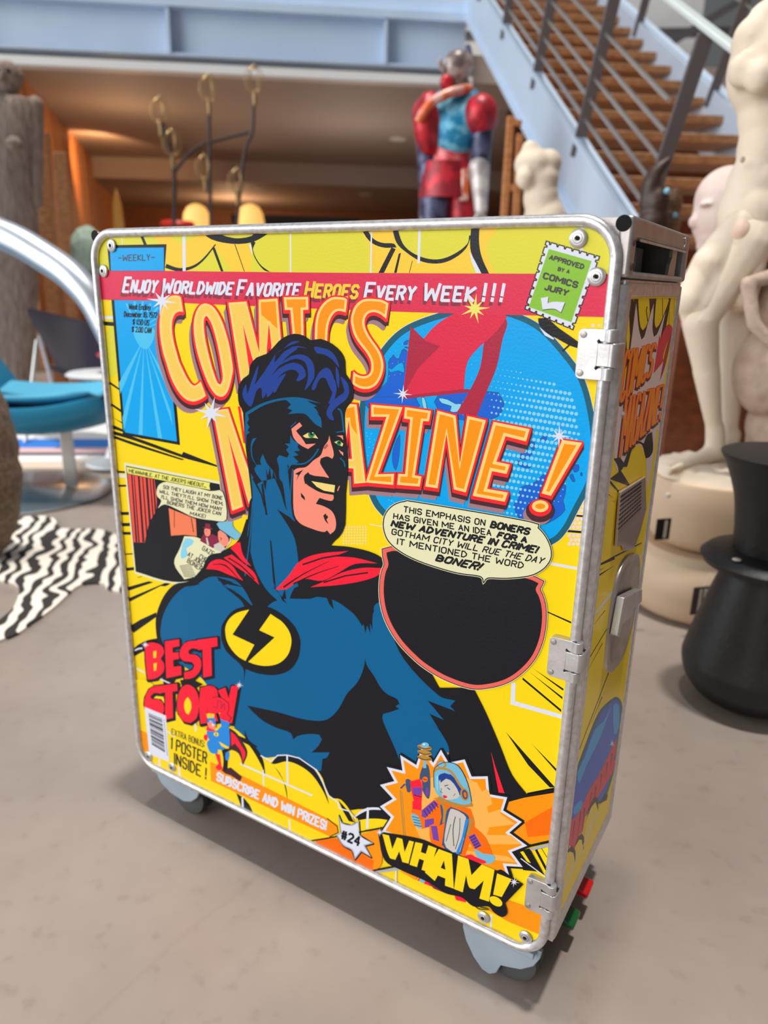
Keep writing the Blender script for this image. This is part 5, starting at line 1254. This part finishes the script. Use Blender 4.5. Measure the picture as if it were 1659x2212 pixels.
for k in range(13):
    z = k / 12; w = .135 * (1 - (2 * z - 1) ** 4) ** .5 + .012
    rg.append([Vector((o.x, o.y, .02 + z * (at(253, 408, 9.6).z - .02))) + BU * w * .45 * math.cos(2 * PI * j / 16) + BV * w * .5 * math.sin(2 * PI * j / 16) for j in range(16)])
MB().loft(rg).build('plank', mat('yellow_lacquer', (240, 190, 90), rough=.4), t, smooth=True)
o = at(385, 500, 8.0); t = thing('red_stool', (o.x, o.y, 0), 'small bright red stool top behind trolley at foot of branch lamp', 'stool')
zs = at(385, 478, 8.0).z
MB().lathe([(0, zs - .07), (.15, zs - .07), (.17, zs - .03), (.15, zs), (0, zs)], (o.x, o.y, 0), 28).build('seat', mat('bright_red', (230, 48, 28), rough=.4), t, smooth=True)
for k in range(3):
    a = 2 * PI * k / 3; MB().tube([(o.x + .09 * math.cos(a), o.y + .09 * math.sin(a), zs - .07), (o.x + .2 * math.cos(a), o.y + .2 * math.sin(a), .01)], .014, 8).build('leg', M_br, t)
o = at(640, 475, 9.5); t = thing('dark_console', (o.x, o.y, 0), 'long black low console table against far wall', 'console')
slab(-.75, .75, 9.3, 9.7, 0, 1).v
p0 = B(0, 0, 0); MB().box((o.x, o.y, o.z - .02), (1.5, .4, .10), BROT).build('top', M_dark, t, bevel=.004)
for sx in (-.7, .7):
    c_ = Vector((o.x, o.y, (o.z - .07) / 2)) + BU * sx; MB().box(c_, (.06, .38, o.z - .07), BROT).build('leg', M_dark, t)

# ------------------------------------------------------------------ right side: sculptures, drums, stool
M_lime = stone('limestone', (236, 222, 202), (220, 202, 180), 5, .15); M_pink = stone('pinkish_stone', (228, 210, 204), (206, 182, 172), 7, .2); M_rough = stone('rough_stone', (206, 184, 166), (170, 146, 130), 24, .5)
# scrap metal armoured figure
fv = 4.6
def Q(x, y, dv=0.0): return at(x, y, fv + dv)
o = Q(985, 470); t = thing('armoured_figure', (o.x, o.y, 0), 'tall human-shaped figure in patchwork red, blue and orange metal armour', 'sculpture')
def patch(name, c1, c2, c3, sc=14):
    m = mat(name, c1, rough=.4, metal=.2, noise=(sc, c2, .12)); return m
P_red = patch('red_tin', (206, 40, 56), (150, 30, 44), 0); P_blue = patch('blue_tin', (30, 134, 180), (120, 196, 226), 0); P_navy = patch('navy_tin', (40, 42, 74), (86, 88, 120), 0); P_white = patch('white_tin', (214, 208, 204), (176, 170, 170), 0); P_or = patch('orange_tin', (226, 106, 56), (236, 190, 180), 0); P_pk = patch('pink_tin', (226, 130, 130), (214, 60, 70), 0); P_helm = patch('helmet_tin', (186, 172, 168), (120, 104, 100), 0)
zc = lambda y: Q(985, y).z
mb = MB(); mb.ell(Q(975, 278), (.165, .135, .175), 28, 18); mb.ell(Q(960, 245), (.13, .12, .12)); mb.ell(Q(1005, 228), (.10, .10, .10)); mb.organic('breastplate', P_blue, t, .014, 6)
mb = MB(); mb.ell(Q(930, 268, -.02), (.085, .13, .17), 22, 14); mb.organic('side_plate', P_red, t, .014, 4)
MB().tube(cr([Q(905, 262, -.12), Q(928, 225, -.16), Q(975, 200, -.15), Q(1015, 192, -.05)], 4, False), .026, 12).build('collar', P_or, t, smooth=True)
mb = MB(); mb.ell(Q(985, 150), (.075, .095, .085)); mb.ell(Q(992, 138), (.08, .1, .07)); mb.cap(Q(985, 175), Q(1000, 195), .05, .06); hm = mb.organic('helmet', P_helm, t, .01, 4)
MB().ell(Q(965, 180, -.07), (.035, .05, .045), 16, 10).build('cheek_guard', P_red, hm, smooth=True); MB().tube(cr([Q(958, 150, -.06), Q(950, 134, -.08), Q(953, 126, -.08)], 4, False), [.018 - .0015 * k for k in range(9)], 8).build('horn', P_helm, hm, smooth=True)
MB().tube(cr([Q(1000, 150, .02), Q(1012, 120, .04), Q(1010, 98, .05)], 4, False), [.03 - .002 * k for k in range(9)], 10).build('crest', P_navy, hm, smooth=True)
for s, xs, m_arm in ((1, 1035, P_navy), (-1, 925, P_navy)):
    ar = MB(); dv_ = -.10 if s > 0 else .02; ar.cap(Q(xs + s * 6, 270, dv_), Q(xs + s * 4, 350, dv_), .066, .052)
    arm = ar.build('arm', m_arm, t, smooth=True)
    mb = MB(); mb.ell(Q(xs + 3, 250, dv_), (.098, .105, .112), 22, 14); mb.build('shoulder_pad', P_red, arm, smooth=True)
    g_ = MB(); g_.cap(Q(xs + s * 0, 362, dv_ - .01), Q(xs + s * 4, 455, dv_ - .04), .062, .036); gl_ = g_.build('gauntlet', P_white if s > 0 else P_navy, arm, smooth=True)
    hb = Q(xs + s * 4, 466, dv_ - .05)
    for k in range(4): MB().tube([hb + BU * (.012 * (k - 1.5) * 1.4), hb + BU * (.012 * (k - 1.5) * 1.5) - Vector((0, 0, .05)), hb + BU * (.012 * (k - 1.5) * 1.3) - Vector((0, 0, .085 - .008 * abs(k - 1.5))) - BV * .01], .009, 8).build('finger', P_white, gl_, smooth=True)
    MB().tube([hb - BV * .02 + BU * (-s * .03), hb - BV * .04 + BU * (-s * .045) - Vector((0, 0, .03)), hb - BV * .045 + BU * (-s * .04) - Vector((0, 0, .055))], .010, 8).build('thumb', P_white, gl_, smooth=True)
MB().loft([[Q(975, y) + BU * rx * math.cos(2 * PI * k / 24) + BV * rx * .8 * math.sin(2 * PI * k / 24) for k in range(24)] for y, rx in ((312, .13), (335, .112), (358, .122))]).build('midriff', P_pk, t, smooth=True)
MB().loft([[Q(968, y) + BU * rx * math.cos(2 * PI * k / 24) + BV * rx * .8 * math.sin(2 * PI * k / 24) for k in range(24)] for y, rx in ((352, .145), (385, .165), (430, .175))]).build('hip_plate', P_red, t, smooth=True)
MB().box(Q(1003, 400, -.10), (.05, .06, .17), BROT).build('hip_flap', P_or, t, bevel=.01)
for s, xs in ((1, 1000), (-1, 940)):
    a = Q(xs, 425); k_ = Vector((a.x, a.y, .62)) + BU * s * .02; f_ = Vector((a.x, a.y, .09)) + BU * s * .03
    mb = MB(); mb.cap(a, k_, .095, .07); mb.cap(k_, f_, .072, .045); lg = mb.organic('leg', P_navy if s < 0 else P_red, t, .014, 5)
    mb = MB(); mb.cap(f_ + Vector((0, 0, -.03)), f_ - BV * .16 + Vector((0, 0, -.045)), .055, .04); mb.v = [(x, y, max(z, 0.002)) for x, y, z in mb.v]; mb.build('boot', P_navy, lg, smooth=True)
# timber ladder frame
t = thing('easel', at(1105, 470, 4.2) * 1, 'slim pale timber easel frame right of the armoured figure', 'easel')
t.location.z = 0
for x0, x1 in ((1103, 1086), (1122, 1124)):
    a, b = at(x0, 252 if x0 < 1110 else 290, 4.2), at(x1, 470, 4.2); MB().bar(a, (b.x, b.y, .0), .035, .035).build('upright', M_orwood, t, bevel=.003)
for y in (262, 405): MB().bar(at(1098, y, 4.2), at(1126, y + 6, 4.2), .03, .03).build('crossbar', M_orwood, t, bevel=.003)
# torso fragment
t = thing('torso_fragment', at(1165, 440, 3.6), 'small headless cream stone torso left of the staircase', 'sculpture'); t.location.z = 0
W = lambda x, y, d=0: at(x, y, 3.6 + d)
mb = MB(); mb.ell(W(1150, 355), (.085, .075, .07)); mb.ell(W(1185, 352), (.06, .07, .06)); mb.ell(W(1135, 385, -.03), (.045, .05, .05)); mb.ell(W(1168, 385), (.085, .075, .07)); mb.ell(W(1168, 425), (.082, .075, .1)); mb.ell(W(1175, 480), (.10, .09, .12)); mb.cap(W(1150, 335), W(1145, 322), .05, .04)
mb.organic('torso', M_lime, t, .01, 5)
p = W(1172, 500); MB().box((p.x, p.y, (p.z - .04) / 2), (.26, .26, p.z - .04), BROT).build('plinth', M_white, t, bevel=.005)
# carved birds
for x, y, lb, c_ in ((1425, 420, 'dark carved wooden bird with raised curved tail, by the stair post', (70, 46, 36)), (1455, 460, 'smaller tan carved wooden bird behind trolley handle', (150, 112, 78))):
    bz = 3.02 if x == 1425 else 3.10; o = at(x, y, bz); t = thing('carved_bird', (o.x, o.y, .925), lb, 'sculpture', 'carved wooden birds')
    mw = wood('bird_wood_%d' % x, c_, tuple(int(k * .6) for k in c_), 8, .5); q2 = lambda a, b: at(a, b, bz)
    mb = MB()
    if x == 1425: mb.tube(cr([q2(1392, 475), q2(1402, 420), q2(1415, 375), q2(1450, 340)], 4, False), [.012, .02, .028, .032, .034, .036, .036, .034, .03, .026, .02, .014, .006], 12); mb.ell(q2(1418, 440), (.05, .06, .07)); mb.ell(q2(1412, 475), (.06, .06, .06))
    else: mb.ell(q2(1455, 440), (.035, .04, .06)); mb.ell(q2(1448, 485), (.04, .05, .09))
    mb.organic('body', mw, t, .008, 3)
    e = q2(1427, 416) if x == 1425 else q2(1445, 468)
    MB().ell(e - BV * .055, (.012, .012, .012), 14, 8).build('blue_spot', mat('turquoise_inlay', (130, 190, 214), rough=.2), t, smooth=True)
    p = q2(x - 8, 500); MB().lathe([(0, .926), (.045, .926), (.045, .945), (.02, .96), (.02, p.z), (0, p.z)], (p.x, p.y, 0), 24).build('stand', M_dark, t)
# pink stone head in profile
hv = 2.5; H_ = lambda x, y, d=0: at(x, y, hv + d)
o = H_(1550, 480); t = thing('stone_head', (o.x, o.y, 0), 'bald pinkish stone head in profile facing left, behind standing statue', 'sculpture')
mb = MB(); mb.ell(H_(1572, 432), (.105, .10, .105), 28, 18); mb.ell(H_(1552, 470), (.085, .085, .10)); mb.ell(H_(1545, 505), (.062, .07, .07)); mb.cap(H_(1526, 450), H_(1500, 480), .017, .021); mb.ell(H_(1505, 474), (.014, .02, .014)); mb.ell(H_(1516, 500), (.018, .03, .012)); mb.ell(H_(1518, 512), (.018, .03, .012)); mb.ell(H_(1524, 532), (.03, .035, .028)); mb.ell(H_(1526, 443, -.03), (.022, .045, .010)); mb.cap(H_(1580, 520), H_(1585, 590), .075, .09)
hd = mb.organic('head', M_pink, t, .006, 5)
MB().ell(H_(1577, 465, -.10), (.022, .012, .035), 14, 10).build('ear', M_pink, hd, smooth=True)
p = H_(1560, 600); MB().box((p.x, p.y, p.z / 2), (.46, .40, p.z), BROT).build('plinth', M_dkwood, t, bevel=.005)
# rounded drums, black hourglass stool
M_drum = mat('parchment_wrap', (222, 196, 168), rough=.55, noise=(3, (210, 182, 152), .6))
dc = B(1.22, 2.06)
t = thing('drum_pedestal', dc, 'lower rounded beige drum pedestal standing on the floor', 'pedestal', 'beige drum pedestals')
MB().lathe([(0, 0), (.19, 0), (.215, .02), (.228, .07), (.222, .13), (.205, .18), (.18, .205), (0, .21)], dc, 48).build('body', M_drum, t, smooth=True)
tg = at(1515, 1297, 1.84); M_tag = mat('paper_tag', (214, 206, 198), rough=.7)
def tagpl(px, py, w, h, m, name, parent, vdepth, dark=None):
    o = at(px, py, vdepth); g = MB().box(o, (w, .004, h), BROT + .15); r = g.build(name, m, parent, bevel=.001); return o, r
o, r = tagpl(1515, 1297, .062, .085, mat('dark_tag_edge', (60, 50, 46), rough=.6), 'paper_tag', t, 1.83)
for k in range(4): MB().box(o + BU * (-.021 + .014 * k) - BV * .003, (.009, .002, .07), BROT + .15).build('tag_line', M_tag, r)
MB().tube([o + Vector((0, 0, .042)), at(1535, 1235, 1.84)], .0012, 6).build('string', M_tag, r)
t = thing('drum_pedestal', dc + Vector((0, 0, .21)), 'upper beige drum pedestal carrying the standing pale statue', 'pedestal', 'beige drum pedestals')
MB().lathe([(0, .212), (.12, .212), (.165, .225), (.195, .26), (.208, .32), (.210, .42), (.206, .428), (0, .428)], dc, 48).build('body', M_drum, t, smooth=True)
o, r = tagpl(1432, 1143, .045, .062, M_dark, 'black_tag', t, 1.86)
MB().box(o - BV * .003 + BU * .006, (.008, .002, .05), BROT + .15).build('tag_line', M_tag, r)
MB().ell(at(1443, 1070, 1.855), (.008, .004, .008), 12, 8).build('white_sticker', M_tag, t)
kc = B(1.055, 1.50)
M_blk = mat('blackened_wood', (26, 26, 27), rough=.5, noise=(4, (14, 14, 15), .5, (10, 10, 1)), bump=.15, bscale=60)
t = thing('hourglass_stool', kc, 'black hourglass shaped wooden stool with a flange, at right edge', 'stool')
MB().lathe([(0, 0)] + [(q.x, q.y) for q in cr([Vector(q) for q in ((.085, .0), (.12, .018), (.150, .055), (.161, .095), (.158, .125), (.140, .20), (.118, .28), (.098, .345))], 5, False)] + [(0, .345)], kc, 72).build('foot', M_blk, t, smooth=True)
MB().lathe([(0, .340), (.105, .340), (.148, .352), (.155, .366), (.140, .380), (.09, .388), (0, .388)], kc, 56).build('flange', M_blk, t, smooth=True)
MB().lathe([(0, .38), (.088, .38)] + [(q.x, q.y) for q in cr([Vector(q) for q in ((.089, .40), (.091, .44), (.102, .51), (.125, .575), (.142, .606))], 4, False)] + [(.143, .612), (.136, .615), (0, .606)], kc, 72).build('cup', M_blk, t, smooth=True)
MB().ell(kc + BU * -.118 - BV * .05 + Vector((0, 0, .386)), (.010, .010, .003), 12, 8).build('white_sticker', M_tag, t)
# standing draped statue
sv = 2.06; X = lambda x, y, d=0: at(x, y, sv + d)
t = thing('standing_statue', dc + Vector((0, 0, .428)), 'headless pale limestone standing figure with draped hips and rough stone support on drum pedestals', 'sculpture')
def off(p, a=0, b=0, c=0): return p + BU * a + BV * b + Vector((0, 0, c))
sh = X(1645, 120)
mb = MB()
mb.ell(X(1648, 150), (.088, .09, .115), 26, 16); mb.ell(X(1602, 152, -.05), (.034, .036, .042)); mb.cap(X(1600, 150, -.05), X(1583, 146, -.06), .022, .006); mb.ell(X(1640, 165, -.09), (.036, .034, .042)); mb.ell(X(1655, 240), (.070, .075, .10)); mb.ell(X(1650, 320), (.068, .08, .09)); mb.ell(X(1632, 400), (.075, .085, .09)); mb.ell(X(1622, 460), (.088, .10, .09)); mb.ell(X(1625, 90), (.05, .06, .06)); mb.cap(X(1650, 90), X(1655, 40), .05, .045); mb.cap(X(1612, 92, .04), X(1640, 200, .12), .04, .03)
body = mb.organic('torso', M_lime, t, .009, 6)
MB().ell(X(1604, 345, -.07), (.006, .006, .008), 10, 6).build('navel', M_rough, body)
mb = MB(); mb.ell(X(1608, 520), (.085, .10, .08)); mb.cap(X(1600, 530, -.04), X(1512, 690, -.06), .082, .048); mb.cap(X(1512, 690, -.06), X(1526, 800, -.04), .050, .036); mb.cap(X(1526, 800, -.04), X(1542, 920, -.03), .038, .024)
mb.cap(X(1610, 560, .02), X(1586, 760, .03), .075, .045); mb.cap(X(1586, 760, .03), X(1575, 930, .03), .042, .026)
mb.cap(X(1545, 925, -.03), X(1545, 975, -.03), .028, .03); mb.cap(X(1548, 975, -.03), X(1462, 1012, -.07), .030, .014); mb.cap(X(1580, 940, .03), X(1560, 1000, .02), .03, .028)
lg = mb.organic('legs', M_lime, t, .008, 6)
for k in range(5): MB().cap(X(1470 - 3 * k, 1006 + 3 * k, -.085 + .012 * k), X(1452 - 2 * k, 1013 + 3 * k, -.09 + .012 * k), .007 + (.003 if k == 0 else 0), .006).build('toe', M_lime, lg, smooth=True)
mb = MB()
for a, b, r1, r2 in (((1600, 480), (1530, 570), .04, .045), ((1530, 570), (1488, 650), .045, .04), ((1488, 650), (1484, 705), .035, .012), ((1620, 500), (1560, 600), .05, .05), ((1575, 560), (1512, 660), .06, .045), ((1630, 500), (1600, 640), .05, .045)): mb.cap(X(*a, -.05), X(*b, -.06), r1, r2)
mb.organic('drapery', M_lime, t, .008, 4)
p = dc; mb = MB(); rnd = random.Random(9)
mb.lathe([(0, .428), (.185, .428), (.17, .455), (.13, .468), (0, .470)], (p.x, p.y, 0), 40); mb.v = [(x + rnd.uniform(-.006, .006), y + rnd.uniform(-.006, .006), z + (rnd.uniform(-.004, .006) if z > .44 else 0)) for x, y, z in mb.v]; mb.build('rock_base', M_lime, t, smooth=True)
# rough stone support at the back right of the statue
gv = 2.0; G = lambda x, y, d=0: at(x, y, gv + d)
mb = MB(); mb.ell(G(1672, 800), (.112, .09, .135), 28, 18); mb.ell(G(1690, 640), (.07, .07, .10)); mb.ell(G(1680, 915, .02), (.09, .07, .10)); mb.cap(G(1670, 920, .02), G(1650, 985, .04), .07, .06)
bd = mb.organic('support', M_rough, t, .009, 4); bd['label'] = 'rough grainy stone support'
mb = MB(); mb.cap(G(1690, 590, -.05), G(1615, 612, -.07), .022, .018); mb.cap(G(1615, 612, -.07), G(1628, 700, -.09), .020, .018); mb.cap(G(1628, 700, -.09), G(1665, 740, -.11), .018, .016); mb.organic('arm', M_rough, bd, .007, 3)
MB().ell(G(1598, 505, -.02), (.030, .032, .036), 22, 14).build('fist', stone('ochre_stone', (206, 172, 146), (226, 200, 184), 14, .3), bd, smooth=True)
MB().cap(G(1610, 505, -.02), G(1690, 560, 0), .022, .03).build('forearm', M_rough, bd, smooth=True)
